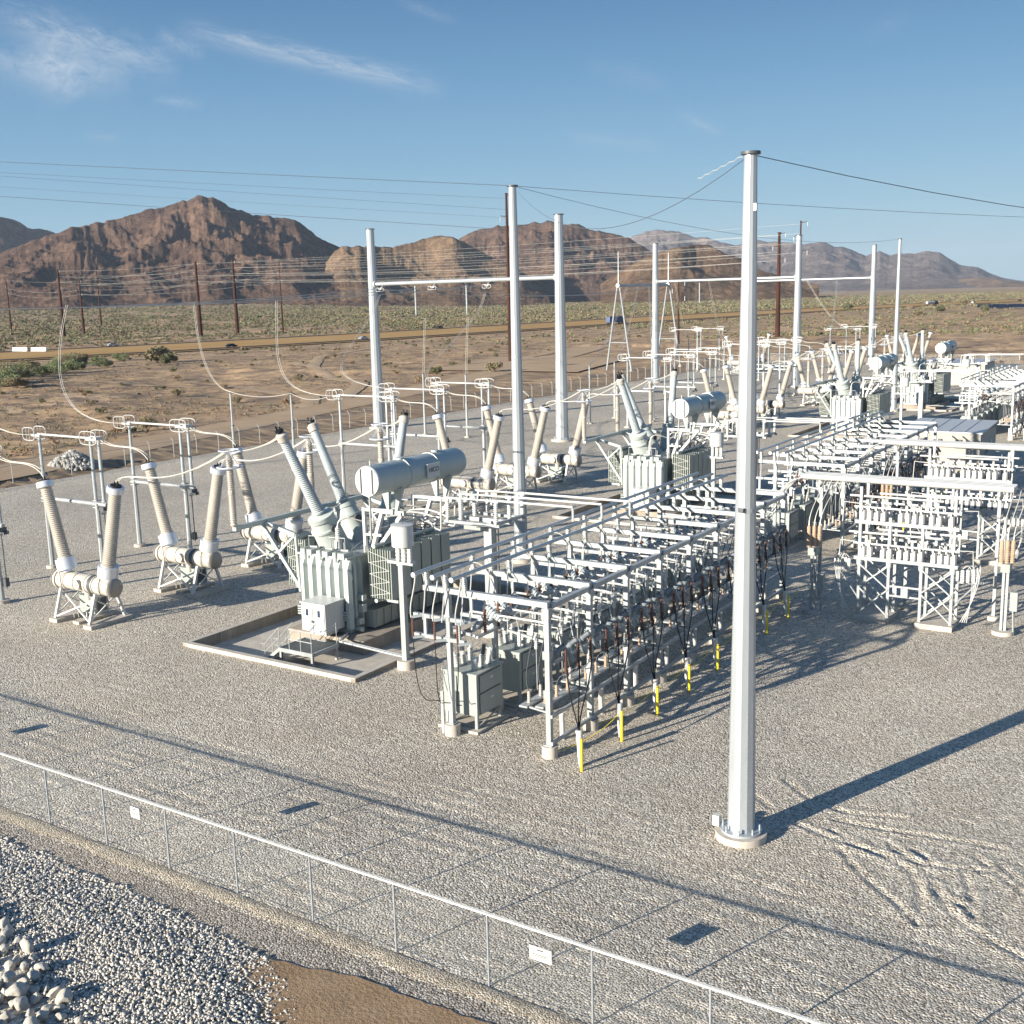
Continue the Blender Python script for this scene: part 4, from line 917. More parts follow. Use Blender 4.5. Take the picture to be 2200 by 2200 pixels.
def make_cabinet():
    t = thing('feeder_breaker', '', 'breaker cabinet')
    bd = build('cabinet', B().box((0, 0, 1.49), (1.62, 1.86, 1.70)).box((0, 0, 2.37), (1.72, 1.96, .06)).box((-.45, -.95, 1.45), (.62, .06, 1.5)).box((-.9, -.1, 1.75), (.24, 1.1, .9)), M['grey'], t)
    for z, h in ((1.93, .68), (1.1, .8)):
        p = build('door', B().box((.825, .0, z), (.03, 1.45, h)), M['grey'], bd)
        build('door_gap', B().box((.818, 0, z+h/2+.02), (.03, 1.5, .03)).box((.818, -.74, z), (.03, .03, h)), M['dgrey'], p)
        build('door_plate', B().box((.85, .1, z+.1), (.01, .22, .10)), M['white'], p)
    for sx in (-.72, .72):
        for sy in (-.84, .84): build('leg', B().box((sx, sy, .38), (.12, .12, .56)), M['galv'], t)
    build('leg_brace', B().bar((.72, -.8, .12), (.72, .8, .5), .05).bar((-.72, -.8, .12), (-.72, .8, .5), .05).bar((-.7, -.84, .14), (.7, -.84, .16), .05), M['galv'], t)
    build('concrete_pad', B().box((0, 0, .0), (1.95, 2.35, .20)), M['conc'], t)
    for sx in (-1, 1):
        for y in (-.5, 0, .5):
            b_ = build('bushing', B().lathe((sx*.42, y, 2.38), (sx*.50, y*1.12, 3.0), [(0, .11)]+sheds(.03, .86, 7, .075, .13)+[(.9, .04), (1.12, .035)], 9), M['wins'], t)
            if y == 0: build('cover', B().cyl((sx*.51, 0, 2.95), (sx*.56, .05, 3.35), .10, .08, 8), M['dgrey'], b_)
    return t
cab = None
ins = build('post_insulator', B().lathe((0, 0, 0), (0, 0, .53), [(0, .11), (.06, .11)]+sheds(.08, .86, 5, .075, .115)+[(.9, .08), (1, .08)], 10).box((0, 0, .52), (.14, .14, .07)), M['wins'])
jt = [build('jumper_tube', B().path([(-3.95+.02*j, 0, 4.55), (-3.95+.02*j, 0, 4.93), (-3.9, 0, 4.96), (-.75, 0, 4.96), (-.3, 0, 4.9)], .045, 6).cyl((-2.2, 0, 4.3), (-2.2, 0, 4.96), .02, n=5), M['alu']) for j in range(1)][0]
dl = build('drop_lead', B().path(bez((-5.5, 0, 6.5), (-5.45, .15, 5.9), (-5.3, -.25, 5.4), (-5.35, -.3, 4.75), 10), .026), M['alu'])
dl2 = build('drop_lead', B().path(bez((-4.6, .7, 6.5), (-4.4, 1.0, 6.9), (-3.6, .9, 6.3), (-3.45, .9, 5.35), 10), .022), M['wire'])
def make_hook():
    t = thing('hookstick_switch', '', 'switch')
    build('brown_insulator', B().lathe((0, 0, 4.2), (0, 0, 5.15), [(0, .07)]+sheds(.03, .95, 9, .045, .075)+[(1, .05)], 8), M['bins'], t)
    build('grey_insulator', B().lathe((.12, 0, 5.25), (.72, .05, 4.75), [(0, .12), (.08, .12)]+sheds(.1, .9, 5, .10, .14)+[(1, .09)], 9), M['gins'], t)
    build('grey_insulator', B().lathe((-.5, -.1, 4.25), (-.1, 0, 4.75), [(0, .12), (.08, .12)]+sheds(.1, .9, 5, .10, .14)+[(1, .09)], 9), M['gins'], t)
    build('blade', B().bar((-.15, 0, 4.8), (.1, 0, 5.3), .04, .07).cyl((0, 0, 5.15), (0, 0, 5.5), .02, n=5), M['dgrey'], t)
    return t
def make_line():
    t = thing('line_switch', '', 'switch')
    build('grey_insulator', B().lathe((-.15, -.36, 3.72), (.30, .02, 4.18), [(0, .11), (.07, .11), (.1, .085), (.45, .085), (.48, .12), (.55, .12), (.6, .095), (.93, .10), (1, .06)], 10), M['gdark'], t)
    build('grey_insulator', B().lathe((.20, .05, 4.12), (.55, .30, 3.55), [(0, .08), (.1, .10), (.9, .09), (1, .05)], 10), M['gdark'], t)
    build('brown_insulator', B().lathe((.42, -.12, 3.15), (.42, -.12, 4.08), [(0, .06)]+sheds(.03, .95, 9, .042, .068)+[(1, .045)], 8), M['bins'], t)
    build('blade', B().bar((.28, 0, 4.2), (.42, -.12, 4.2), .06).bar((.0, -.2, 4.0), (.28, .0, 4.28), .04, .06).box((.42, -.12, 3.12), (.16, .14, .1)), M['dgrey'], t)
    for x in (-1.0, -1.75): build('standoff_insulator', B().lathe((x, .1, 3.85), (x, .1, 4.42), [(0, .07)]+sheds(.04, .93, 5, .055, .085)+[(1, .05)], 8), M['wins'], t)
    build('lead', B().path([(-1.8, .1, 4.46), (-.6, .1, 4.46), (-.15, -.36, 3.8)], .025, 5).path([(-1.75, .1, 4.45), (-1.9, .12, 4.94)], .02, 4).path([(-1.0, .1, 3.9), (-1.0, .12, 2.2)], .018, 4).path([(-.35, -.1, 4.4), (-.35, -.05, 5.75)], .018, 4), M['alu'], t)
    return t
def make_riser():
    t = thing('cable_riser', '', 'cable riser')
    build('conduit', B().lathe((1.44, -.20, -.05), (1.30, -.05, 1.32), [(0, .07), (.3, .11), (.9, .125), (.93, .14), (1, .14)], 12), M['pvc'], t)
    build('conduit', B().lathe((-.42, 1.65, -.05), (-.45, 1.68, 1.1), [(0, .10), (.9, .10), (.93, .12), (1, .12)], 12), M['pvc'], t)
    for j in range(3):
        y = -.15+.95*j+.6
        build('cable', B().path(bez((.55, y-.05, 3.5), (.62, y-.1, 2.3), (1.05, .1+.12*j, 2.0), (1.28+.02*j, -.06, 1.28), 10), .027), M['black'], t)
    pt = build('termination_shelf', B().box((-.62, 1.6, 1.72), (.36, 2.6, .07)).box((-1.35, 1.6, 1.62), (.36, 2.6, .07)).bar((-1.4, .5, 1.6), (0, .2, 1.62), .07).bar((-1.4, 2.6, 1.6), (0, 2.9, 1.62), .07), M['galv'], t)
    for j in range(3):
        for x, z in ((-.62, 1.75), (-1.35, 1.65)):
            build('terminator', B().lathe((x, .75+.85*j, z), (x, .75+.85*j, z+.46), [(0, .075), (.1, .075)]+sheds(.12, .9, 4, .05, .075)+[(1, .045)], 8), M['oins'] if x > -1 else M['tan'], pt)
    b = B()
    for j in range(3): b.path(bez((-.62, .75+.85*j, 2.2), (-.5, .7+.9*j, 2.9), (.1, .6+.95*j, 2.6), (.42, .45+.95*j, 3.1), 8), .022).path(bez((-1.35, .75+.85*j, 2.1), (-1.6, .7+.9*j, 2.7), (-1.2, .6+.95*j, 3.4), (-.9, .55+.95*j, 4.9), 8), .02)
    build('lead', b, M['dgrey'], t)
    build('yellow_wire', B().path(bez((.25, .05, .2), (.7, .9, .25), (1.2, 2.2, .5), (1.35, 2.95, .95), 8), .014, 4), M['yellow'], t)
    return t
gd = build('cable_guard', B().lathe((0, 0, -.05), (0, 0, 1.24), [(0, .054), (.97, .054), (1, .045)], 9), M['yellow'])
hk = make_hook(); ln = make_line(); rs = make_riser(); cab = make_cabinet()
used = {}
def put(src, loc, label, cat, group):
    if src.name not in used:
        used[src.name] = 1; src.location = loc; tag(src, label, cat, group); return src
    r = dup(src, loc, label, group); r['category'] = cat; return r
LCR = ['left of three', 'middle of three', 'right of three']
for k, o in enumerate(ROFF):
    rk = f'{RW[k]} rack'
    for i in range(RN[k]):
        row = f'{ORD[i]} row of the {rk}'; y0 = RY+o+i*RP
        for j, x in enumerate((-5.48, -4.57, -3.68)):
            put(ins, (RX+x, y0, 6.0), f'stubby pale insulator, {LCR[j]} on the beam, {row}', 'insulator', 'pale insulators on the rack beams')
            put(dl, (RX+5.5-5.5+x+5.5, y0-.25, 0), f'pale drop lead, {LCR[j]}, {row}', 'lead', 'drop leads on the rack') if (i < 6 and k < 2) else None
        if i == RN[k]-1: continue
        put(cab, (RX-4.53, y0+1.56, 0), f'grey breaker cabinet with six white bushings, {row}', 'breaker cabinet', 'grey breaker cabinets under the racks')
        put(rs, (RX, y0, 0), f'pale conduit riser with black cables, {row}', 'cable riser', 'cable risers along the racks')
        if not (k == 1 and i < 2): put(gd, (RX+1.68, y0-.58, 0), f'yellow cable guard standing by the riser, {row}', 'cable guard', 'yellow cable guards along the racks')
        for j in range(3):
            yy = y0+.68+.95*j; w3 = ['nearest', 'middle', 'rear'][j]
            put(jt, (RX, yy, 0), f'thin horizontal jumper tube, {w3} of three, {row}', 'tube', 'jumper tubes on the racks')
            put(hk, (RX-3.25, yy, 0), f'brown-insulator switch, {w3} of three, {row}', 'switch', 'hookstick switches over the cabinets')
            put(ln, (RX, yy, 0), f'tilted grey switch, {w3} of three, {row}', 'switch', 'tilted switches along the rack edge')
            if k < 2 and j == 1: put(dl2, (RX, yy-.7, 0), f'arched lead below the bus tubes, {row}', 'lead', 'arched leads on the racks')
    for j, x in enumerate((-5.48, -4.57, -3.68)):
        ln_ = (RN[k]-1)*RP
        tag(build('bus_tube', B().cyl((RX+x, RY+o-.85, 6.60), (RX+x, RY+o+ln_+.9, 6.60), .075, n=10).cyl((RX+x, RY+o-.86, 6.58), (RX+x, RY+o-.72, 6.58), .11, n=8), M['alu']), f'long bus tube, {LCR[j]} running the length of the {rk}', 'bus tube', 'long bus tubes on the racks')

# ------------------------------------------------------------------ capacitor banks
def make_bank():
    t = thing('capacitor_bank', '', 'capacitor bank')
    W, D = 4.6, 1.25
    for (x0, x1) in ((-.15, 1.65), (2.95, 4.75)): build('concrete_pad', B().span((x0, -.35, -.1), (x1, D+.35, .26)), M['conc'], t)
    for x in (0, 1.5, 3.1, 4.6):
        for y in (0, D):
            h = 7.0 if x in (0, 4.6) else (5.2 if x == 3.1 else 5.5)
            build('leg', B().box((x, y, .25+h/2-.12), (.14, .14, h-.25)), M['galv'], t)
            build('base_insulator', B().lathe((x, y, 2.9), (x, y, 3.25), [(0, .13), (.2, .15), (.8, .15), (1, .13)], 10), M['gins'], t)
    for (x0, x1) in ((0, 1.5), (3.1, 4.6)):
        for y in (-.09, D+.09):
            br_ = B()
            for z0, z1 in ((.35, 1.75), (1.75, 3.0)): br_.bar((x0, y, z0), (x1, y, z1), .07).bar((x1, y+.01, z0), (x0, y+.01, z1), .07)
            build('cross_brace', br_, M['galv'], t)
    build('middle_frame', B().bar((1.5, 0, 1.45), (3.1, 0, 1.45), .09).bar((1.5, 0, 1.95), (3.1, 0, 1.95), .09).box((2.35, -.1, 1.7), (.34, .2, .46)).bar((1.9, 0, 1.5), (1.9, 0, 1.95), .06), M['galv'], t)
    for z in (3.3, 5.2):
        for y in (-.12, D+.12): build('deck_beam', B().box((W/2, y, z), (W+.5, .12, .18)), M['galv'], t)
        for y in (-.12, D+.12): build('fuse_rail', B().box((W/2, y, z+.78), (W+.6, .07, .09)), M['alu'], t)
        build('top_tube', B().cyl((-.6, .1, z+1.30), (W-.6, .1, z+1.30), .06, n=7).cyl((.6, D, z+1.28), (W+.5, D, z+1.28), .06, n=7), M['alu'], t)
        for x in np.linspace(.3, W-.3, 7): build('rail_insulator', B().lathe((x, D/2, z+.82), (x, D/2, z+1.25), [(0, .05)]+sheds(.05, .9, 4, .05, .08)+[(1, .04)], 7), M['wins'], t)
    pat = {3.3: (.18, .52, 1.18, 1.5, 2.0, 2.34, 2.68, 3.02, 3.66, 3.98, 4.30, 4.6), 5.2: (.12, .46, .80, 1.14, 2.0, 2.34, 2.68, 3.02, 3.5, 3.84, 4.42)}
    for z, xs in pat.items():
        for y, sg in ((.05, -1), (D-.05, 1)):
            for x in xs:
                c = build('capacitor', B().box((x, y, z+.31), (.20, .46, .42)).cyl((x-.05, y, z+.52), (x-.05, y, z+.76), .035, n=6).cyl((x+.05, y-.1, z+.52), (x+.05, y-.1, z+.74), .035, n=6).box((x, y+sg*.26, z+.72), (.09, .10, .13)), M['white'], t)
                if sg < 0: build('fuse', B().cyl((x+.16, y-.22, z+.16), (x+.16, y-.20, z+.66), .055, n=6), M['dgrey'], c)
    for x0, sg in ((-.55, -1), (W+.45, 1)):
        b = B()
        for j in range(4): b.lathe((x0+sg*.22*j, .1+.18*j, 2.5), (x0+sg*.22*j, .1+.18*j, 3.15), [(0, .09)]+sheds(.05, .95, 5, .08, .11)+[(1, .06)], 8)
        build('side_insulator', b, M['wins'], t)
        build('side_bracket', B().bar((x0-sg*.5, .2, 2.45), (x0+sg*.9, .7, 2.45), .1).bar((x0+sg*.6, .5, 2.4), (x0-sg*.45, .1, 1.2), .06), M['galv'], t)
        b = B()
        for j in range(4): b.path(bez((x0+sg*.22*j, .1+.18*j, 3.2), (x0+sg*(.5+.1*j), .2, 3.9), (x0+sg*(.6+.15*j), .1, 2.4), (x0+sg*(.3-.1*j), .0, .5), 9), .022)
        b.path([(x0-sg*.4, 0, 4.1), (x0+sg*.45, 0, 4.15), (x0+sg*.5, 0, 3.3)], .03).path([(x0-sg*.4, .6, 6.0), (x0+sg*.5, .6, 6.05), (x0+sg*.55, .6, 5.0)], .03)
        build('side_lead', b, M['alu'], t)
    return t
bk1 = make_bank(); bk1.location = (-15.7, 57.0, 0); tag(bk1, 'two-tier capacitor bank on cross-braced legs, nearest the near fence', 'capacitor bank', 'two-tier capacitor banks')
dup(bk1, (-15.8, 72.4, 0), 'two-tier capacitor bank just before the beige control building')
def make_vsw():
    t = thing('capacitor_switch', '', 'switch')
    build('post', B().box((-.09, 0, 1.7), (.12, .14, 3.2)).box((.09, 0, 1.7), (.12, .14, 3.2)), M['galv'], t); build('footing', B().cyl((0, 0, -.05), (0, 0, .2), .52, n=18), M['conc'], t)
    build('box', B().box((0, 0, 3.4), (.42, .7, .42)), M['grey'], t)
    for j in range(3): build('bottle', B().lathe((-.22+.22*j, -.15+.15*j, 3.6), (-.24+.24*j, -.15+.15*j, 4.75), [(0, .11), (.05, .12)]+sheds(.08, .62, 7, .09, .125)+[(.65, .10), (.95, .10), (1, .05)], 9), M['oins'], t)
    build('control_cabinet', B().box((.45, -.1, 1.75), (.34, .3, .95)).cyl((.5, -.1, -.05), (.42, -.1, 1.3), .04, n=6), M['grey'], t)
    b = B()
    for j in range(3): b.path(bez((-.24+.24*j, -.15+.15*j, 4.75), (-.3+.25*j, -.1+.2*j, 5.5), (-.1+.3*j, .8+.2*j, 6.1), (-.2+.3*j, 2.3+.2*j, 6.8), 9), .026)
    build('lead', b, M['wire'], t)
    return t
vs = make_vsw()
for j, (x, y, w_) in enumerate(((-8.75, 57.6, 'right of the nearest capacitor bank'), (-18.1, 57.0, 'left of the nearest capacitor bank'), (-9.3, 73.0, 'right of the rear capacitor bank'), (-18.4, 72.6, 'left of the rear capacitor bank'))):
    put(vs, (x, y, 0), f'post with three orange-tan switch bottles and a box, {w_}', 'switch', 'capacitor switches on posts')
for k, (y, x0, x1) in enumerate(((60.0, -19.6, -8.9), (75.5, -19.4, -4.0))):
    nm = ['nearest capacitor bank', 'rear capacitor bank'][k]
    for j in range(3):
        tag(build('bus_tube', B().cyl((x0, y-.42+.42*j, 6.9), (x1, y-.42+.42*j, 6.9), .165, n=12), M['alu']), f'thick white bus tube, {["nearest","middle","rear"][j]} of three above the {nm}', 'bus tube', 'thick white tubes over the capacitor banks')
        for q in range(2):
            tag(build('jumper', B().path(bez((x0+.1, y-.4+.36*j+.1*q, 6.85), (x0-1.3, y-.6+.3*j, 6.7), (x0-1.6+.25*j+.2*q, y-.8+.3*j, 5.2), (x0-2.2+.2*q, y-1.0+.3*j, 4.3), 10), .03), M['alu']), f'curved white jumper at the end of the tubes over the {nm}', 'jumper', f'curved jumpers beside the {nm}')
    for x in (x0+.9, (x0+x1)/2+.2, x1-.7):
        tt = thing('tube_support', f'slim post under the tubes over the {nm}, {"at the rack end" if x < x0+2 else ("at the outer end" if x > x1-2 else "middle")}', 'support post', (x, y, 0), 'slim posts under the white tubes')
        build('post', B().box((0, 0, 3.2), (.16, .16, 6.3)), M['galv'], tt); build('cross_arm', B().box((0, 0, 6.42), (.14, 1.2, .14)), M['galv'], tt)
        for j in range(3): build('insulator', B().lathe((0, -.36+.36*j, 6.48), (0, -.36+.36*j, 6.8), [(0, .07)]+sheds(.05, .9, 4, .06, .09)+[(1, .06)], 8), M['wins'], tt)
        build('footing', B().cyl((0, 0, -.05), (0, 0, .2), .3, n=14), M['conc'], tt)

# ------------------------------------------------------------------ control building and far buildings
def make_building(label, x0, x1, y0, y1, h, group):
    t = thing('control_building', label, 'building', ((x0+x1)/2, (y0+y1)/2, 0), group)
    a, b_ = (x1-x0)/2, (y1-y0)/2
    build('wall', B().box((0, 0, h/2+.1), (2*a, 2*b_, h)), M['beige'], t)
    build('foundation', B().box((0, 0, .05), (2*a+.3, 2*b_+.3, .36)), M['conc'], t)
    rf = B(); n = int(2*a/1.2); st_ = 2*a/n
    vs = [(-a-.15, -b_-.15, h+.10), (a+.15, -b_-.15, h+.10), (a+.15, b_+.15, h+.42), (-a-.15, b_+.15, h+.42)]
    rf.add(vs+[(x, y, z+.14) for x, y, z in vs], [(3, 2, 1, 0), (4, 5, 6, 7), (0, 1, 5, 4), (1, 2, 6, 5), (2, 3, 7, 6), (3, 0, 4, 7)])
    for k in range(1, n): rf.bar((-a+k*st_, -b_-.14, h+.26), (-a+k*st_, b_+.14, h+.58), .05, .05)
    build('roof', rf, M['roof'], t)
    for x in (-.45*a, 0, .5*a): build('wall_lamp', B().box((x, -b_-.1, h-.55), (.3, .2, .2)), M['dgrey'], t)
    d = build('door', B().box((a+.02, -b_*.2, 1.3), (.06, 1.1, 2.2)), M['grey'], t); build('window', B().box((a+.06, -b_*.2, 1.8), (.02, .5, .6)), M['glass'], d)
    build('sign', B().box((a+.03, b_*.35, 2.3), (.03, .5, .4)), M['white'], t)
    build('stair_platform', B().box((a+.8, -b_*.2, .75), (1.4, 1.4, .06)).box((a+.8, -b_*.2, .35), (.1, .1, .7)).bar((a+.2, -b_*.2-.7, 1.8), (a+1.5, -b_*.2-.7, 1.8), .04).bar((a+1.5, -b_*.2-.7, .75), (a+1.5, -b_*.2-.7, 1.8), .04).bar((a+1.5, -b_*.2-.7, 1.8), (a+2.6, -b_*.2-.7, .95), .04).bar((a+1.5, -b_*.2, .7), (a+2.7, -b_*.2, .05), 1.2, .08), M['galv'], t)
    return t
make_building('low beige control building with pale ribbed roof, behind the capacitor banks', -26.2, -19.2, 107.9, 115.6, 3.5, None)
make_building('long low pale building near the farthest transformer', -47, -36.4, 205, 214, 3.4, None)
HAZE = 4e-5
# ------------------------------------------------------------------ weathering-steel transmission poles
def gz(x, y): return float(ground_z(np.array([x]), np.array([y]))[0])
BP = [(-776.6, 512.1, 38.3, .62, 'farthest left of the brown poles, alone'), (-575.7, 412.8, 39.3, .95, 'stout rust-red pole, nearest of the left group'), (-610.3, 452.1, 33.6, .75, 'short pole just right of the stout rust-red one'),
      (-793.2, 605., 45.7, .6, 'slender pole right of the short one'), (-459.7, 411.8, 38., .95, 'dark brown pole below the main peak, left of its pair'), (-482., 459., 41.5, .95, 'dark brown pole below the main peak, right of its pair'),
      (-458.6, 471.5, 39.3, .42, 'thin grey-brown pole beside the twin wires'), (-158.7, 245.2, 42., .44, 'tall brown pole just behind the tall steel pole'), (-136.4, 382.7, 35.3, .74, 'stout brown pole with short side arms'),
      (-120.9, 358.9, 36.9, .38, 'slim dark red pole beside the farther gantry pole'), (-150, 330, 19.5, .3, 'low dark pole behind the A-shaped frame')]
for (x, y, h, r, w_) in BP:
    z = gz(x, y); t = thing('transmission_pole', w_, 'pole', (x, y, z), 'brown weathering-steel transmission poles')
    build('shaft', B().lathe((0, 0, -1), (0, 0, h), [(0, r*1.25), (1, r*.62)], 10), M['rust'], t)
    d = Vector((math.sin(.3), math.cos(.3), 0))
    for k, f_ in enumerate((.99, .87, .75)):
        a = build('arm', B().cyl((0, 0, h*f_), (d.y*2.6*(-1)**k, -d.x*2.6*(-1)**k, h*f_+.25), .14, .08, 6), M['rust'], t)
        build('insulator', B().lathe((d.y*2.6*(-1)**k, -d.x*2.6*(-1)**k, h*f_+.2), (d.y*2.6*(-1)**k, -d.x*2.6*(-1)**k, h*f_-1.3), [(0, .05)]+sheds(.05, .95, 6, .06, .14)+[(1, .05)], 6), M['gins'], a)
    build('cap', B().cyl((0, 0, h), (0, 0, h+.2), r*.95, n=10), M['rust'], t)

# ------------------------------------------------------------------ overhead wires
def wire(p, q, s, r, m, label, group, n=18, cat='wire', nm='overhead_wire'):
    return tag(build(nm, B().path(sag(p, q, s, n), r, 4), m), label, cat, group)
TOP_R, TOP_C, TOP_G = (-12.05, 31.35, 20.75), (-38.4, 60.05, 23.65), (-39.7, 158.5, 23.2)
g1 = 'shield wires over the yard'
wire(TOP_R, TOP_C, 2.3, .012, M['dwire'], 'sagging shield wire between the lone tall pole and the pole behind the breakers', g1)
wire(TOP_R, (18, 96, 22.5), 2.6, .012, M['dwire'], 'shield wire leaving the lone tall pole towards the right', g1)
wire(TOP_C, TOP_G, 1.6, .013, M['dwire'], 'shield wire from the pole behind the breakers to the thin lone pole', g1)
wire(TOP_C, (40, 190, 24), 2.0, .013, M['dwire'], 'shield wire from the pole behind the breakers passing over the yard', g1)
wire((-190, 30, 40.), TOP_C, .3, .016, M['dwire'], 'shield wire coming in over the desert to the pole behind the breakers', g1)
st_ = B().path([(TOP_R[0]-.25-.24*k, TOP_R[1]+.27*k, 20.72-.02*k+(.03 if k % 2 else -.02)) for k in range(12)], .012, 4)
tag(build('damper_coil', st_, M['wire']), 'twisted pale spiral on the wire beside the lone tall pole top', 'wire damper')
for k, (a, b, s, r) in enumerate((((-420, 60, 66.), (-158.7, 245.2, 41.2), .8, .028), ((-420, 40, 67.9), (-158.7, 245.2, 38.5), .8, .028), ((-420, 80, 64.7), (-158.7, 245.2, 36.5), .8, .022), ((-420, 50, 63.3), (-158.7, 245.2, 33.6), .8, .045))):
    wire(a, b, s, r, M['dwire'], f'dark transmission wire, {ORD[k]} from the top, reaching the tall brown pole', 'dark wires at the tall brown pole')
# transmission spans between the brown poles in front of the mountains
g3 = 'pale transmission wires in front of the mountains'
links = [(0, 2), (1, 3), (1, 4), (4, 5), (2, 4), (5, 6), (4, 8), (5, 9), (6, 8), (3, 5), (2, 6), (5, 8)]
for k, (i, j) in enumerate(links):
    A, B2 = BP[i], BP[j]
    for q, f_ in enumerate((.98, .90, .82, .74)):
        if (i+j+q) % 5 == 3: continue
        wire((A[0], A[1], gz(A[0], A[1])+A[2]*f_), (B2[0], B2[1], gz(B2[0], B2[1])+B2[2]*f_), 1.0+.6*q, .030, M['wire'], f'pale transmission wire, {["top","upper","middle","lower"][q]} span of the {ORD[k]} brown pole pair', g3)
# strain buses from the unseen gantry on the left to the first gantry beam
g4 = 'twin strain conductors over the switches'
XS = [-93.9, -85.5, -77.3]
for k, x in enumerate(XS):
    for d in (-.22, .22):
        tag(build('strain_conductor', B().path(sag((x+d, 20, 17.8), (x+d, 114.6, 18.4), 1.1, 20), .028, 5), M['wire']), f'twin strain conductor ending at the first gantry beam, {ORD[k]} from the far pole', 'conductor', g4)
    tag(build('strain_hardware', B().box((x, 114.7, 18.35), (.55, .35, .16)).cyl((x, 115.3, 18.85), (x, 114.7, 18.4), .07, n=6).ring((x-.3, 114.5, 18.25), .32, .22, .03, 'y', 14, .6).ring((x+.3, 114.5, 18.25), .32, .22, .03, 'y', 14, .6), M['alu']), f'bright strain clamp under the first gantry beam, {ORD[k]} from the far pole', 'clamp', 'strain clamps under the first gantry')
g5 = 'twin drop conductors'
def drop(p, c1, c2, q, words, gap=.22):
    for d in (0, gap):
        tag(build('drop_conductor', B().path([(x+d, y, z) for x, y, z in bez(p, c1, c2, q, 14)], .019, 5), M['wire']), f'twin drop conductor, {words}', 'conductor', g5)
for k, (y, w_) in enumerate(((37.2, 'to the nearest hoop-ringed switch'), (44.35, 'to the second hoop-ringed switch'), (51.5, 'to the third hoop-ringed switch'))):
    x = XS[2]+1.5*k*0
    drop((-80.5+1.5*k, y+4.5, 17.2), (-78, y+2.5, 11), (-73, y, 8.6), (-66.3, y, 8.85), w_)
for (tx, ty), w_, ux in (((-89.2, 83.3), 'curving down to the bus support nearest the rock pile', -95.5),):
    drop((ux, ty+1.5, 17.3), (ux+.8, ty+.8, 11), (ux+3.2, ty+.2, 8.2), (tx, ty, 7.85), w_)
drop((-80.5, 82, 17.2), (-79, 80, 11), (-74, 74, 8.8), (-66.3, 73.7, 8.85), 'to the near hoop-ringed switch of the second bay')
for k, (tx, ty) in enumerate(((-86.0, 112.6), (-79.4, 112.5))):
    drop((tx-.2, ty+1.0, 14.6), (tx-.3, ty+.8, 12), (tx-.1, ty+.3, 10), (tx, ty, 7.8), ['straight down to the support at the far gantry pole', 'straight down to the support under the gantry middle'][k])
drop((-93.6, 114.0, 17.6), (-93, 110, 11.5), (-86, 90, 9), (-66.2, 80.9, 8.9), 'long one to the middle hoop-ringed switch of the second bay')
drop((-77.3, 114, 17.4), (-77, 112, 13), (-75, 95, 9.4), (-66.2, 88.0, 8.9), 'long one to the rear hoop-ringed switch of the second bay')
g6 = 'twin jumpers between supports, switches and breakers'
def jump(p, c1, c2, q, words, m='wire', gap=.20, r=.027):
    for d in (0, gap):
        tag(build('jumper_conductor', B().path([(x, y+d, z) for x, y, z in bez(p, c1, c2, q, 12)], r, 5), M[m]), f'pale twin jumper {words}', 'conductor', g6)
for b_, o in enumerate(BAY):
    do = [0, 36.5, 91.4, 126][b_]
    for j in range(3):
        yb = 37.4+7.15*j+o; yd = 37.2+7.15*j+do
        w_ = f'{ORD[j]} breaker beside {BW[b_]}'
        jump((-59.3, yd, 8.85), (-58.0, yd, 8.1), (-56.3, yb, 9.0), (-55.2, yb, 7.8), f'from hoop-ringed switch to {w_}')
        ty = TY0+BY[b_]+(-6.1, 0, 6.0)[j]
        jump((-49.1, yb, 7.95), (-48.5, yb+.3, 8.8), (-46.5, ty-1.2, 7.2), (TX0-3.95, ty, 9.7), f'from {w_} to its arrester')
        tip = [(TX0-1.2, TY0-4.95), (TX0-3.55, TY0-.15), (TX0-1.15, TY0+4.9)][j]
        jump((TX0-3.9, ty, 9.72), (TX0-3.5, ty+.2, 9.5), (tip[0]-.6, tip[1]+BY[b_], 9.9), (tip[0], tip[1]+BY[b_], 10.6), f'from the arrester to the bushing, {ORD[j]} phase of {BW[b_]}')
wire((-89.2, 83.3, 7.85), (-81.1, 83.9, 7.85), .45, .03, M['wire'], 'slack conductor between the two bus supports nearest the rock pile', None)
wire((-81.1, 83.9, 7.85), (-66.4, 73.7, 8.9), .5, .03, M['wire'], 'slack conductor from bus support to hoop-ringed switch', None)
for k, (a, b) in enumerate((((-114.2, 224, 18.5), (-72.3, 130.9, 7.9)), ((-113.5, 228, 18.5), (-72.3, 138, 7.9)), ((-112.8, 232, 18.5), (-66.7, 138.6, 7.9)), ((-90, 196, 18.9), (-91, 205, 7.9)), ((-83, 195.5, 18.9), (-84, 206, 7.9)), ((-76, 195, 18.9), (-77, 206, 7.9)), ((-85, 257, 18.9), (-70, 238.5, 8.9)), ((-78, 257, 18.9), (-70.5, 229, 8.9)))):
    for d in (0, .25):
        tag(build('drop_conductor', B().path([(x+d, y, z) for x, y, z in bez(a, (a[0]*.7+b[0]*.3, a[1]*.7+b[1]*.3, a[2]*.55+b[2]*.45), (a[0]*.3+b[0]*.7, a[1]*.3+b[1]*.7, b[2]-.2), b, 12)], .024, 4), M['wire']), f'far twin drop conductor, {ORD[k]} of those near the A-shaped frame and rear gantries', 'conductor', 'far twin drop conductors')
for k, x in enumerate(XS[:2]):
    wire((x, 115.4, 18.3), (-112+3*k, 236-6*k, 18.6), 1.6, .03, M['wire'], f'strain conductor from the first gantry to the A-shaped frame, {ORD[k]}', None)

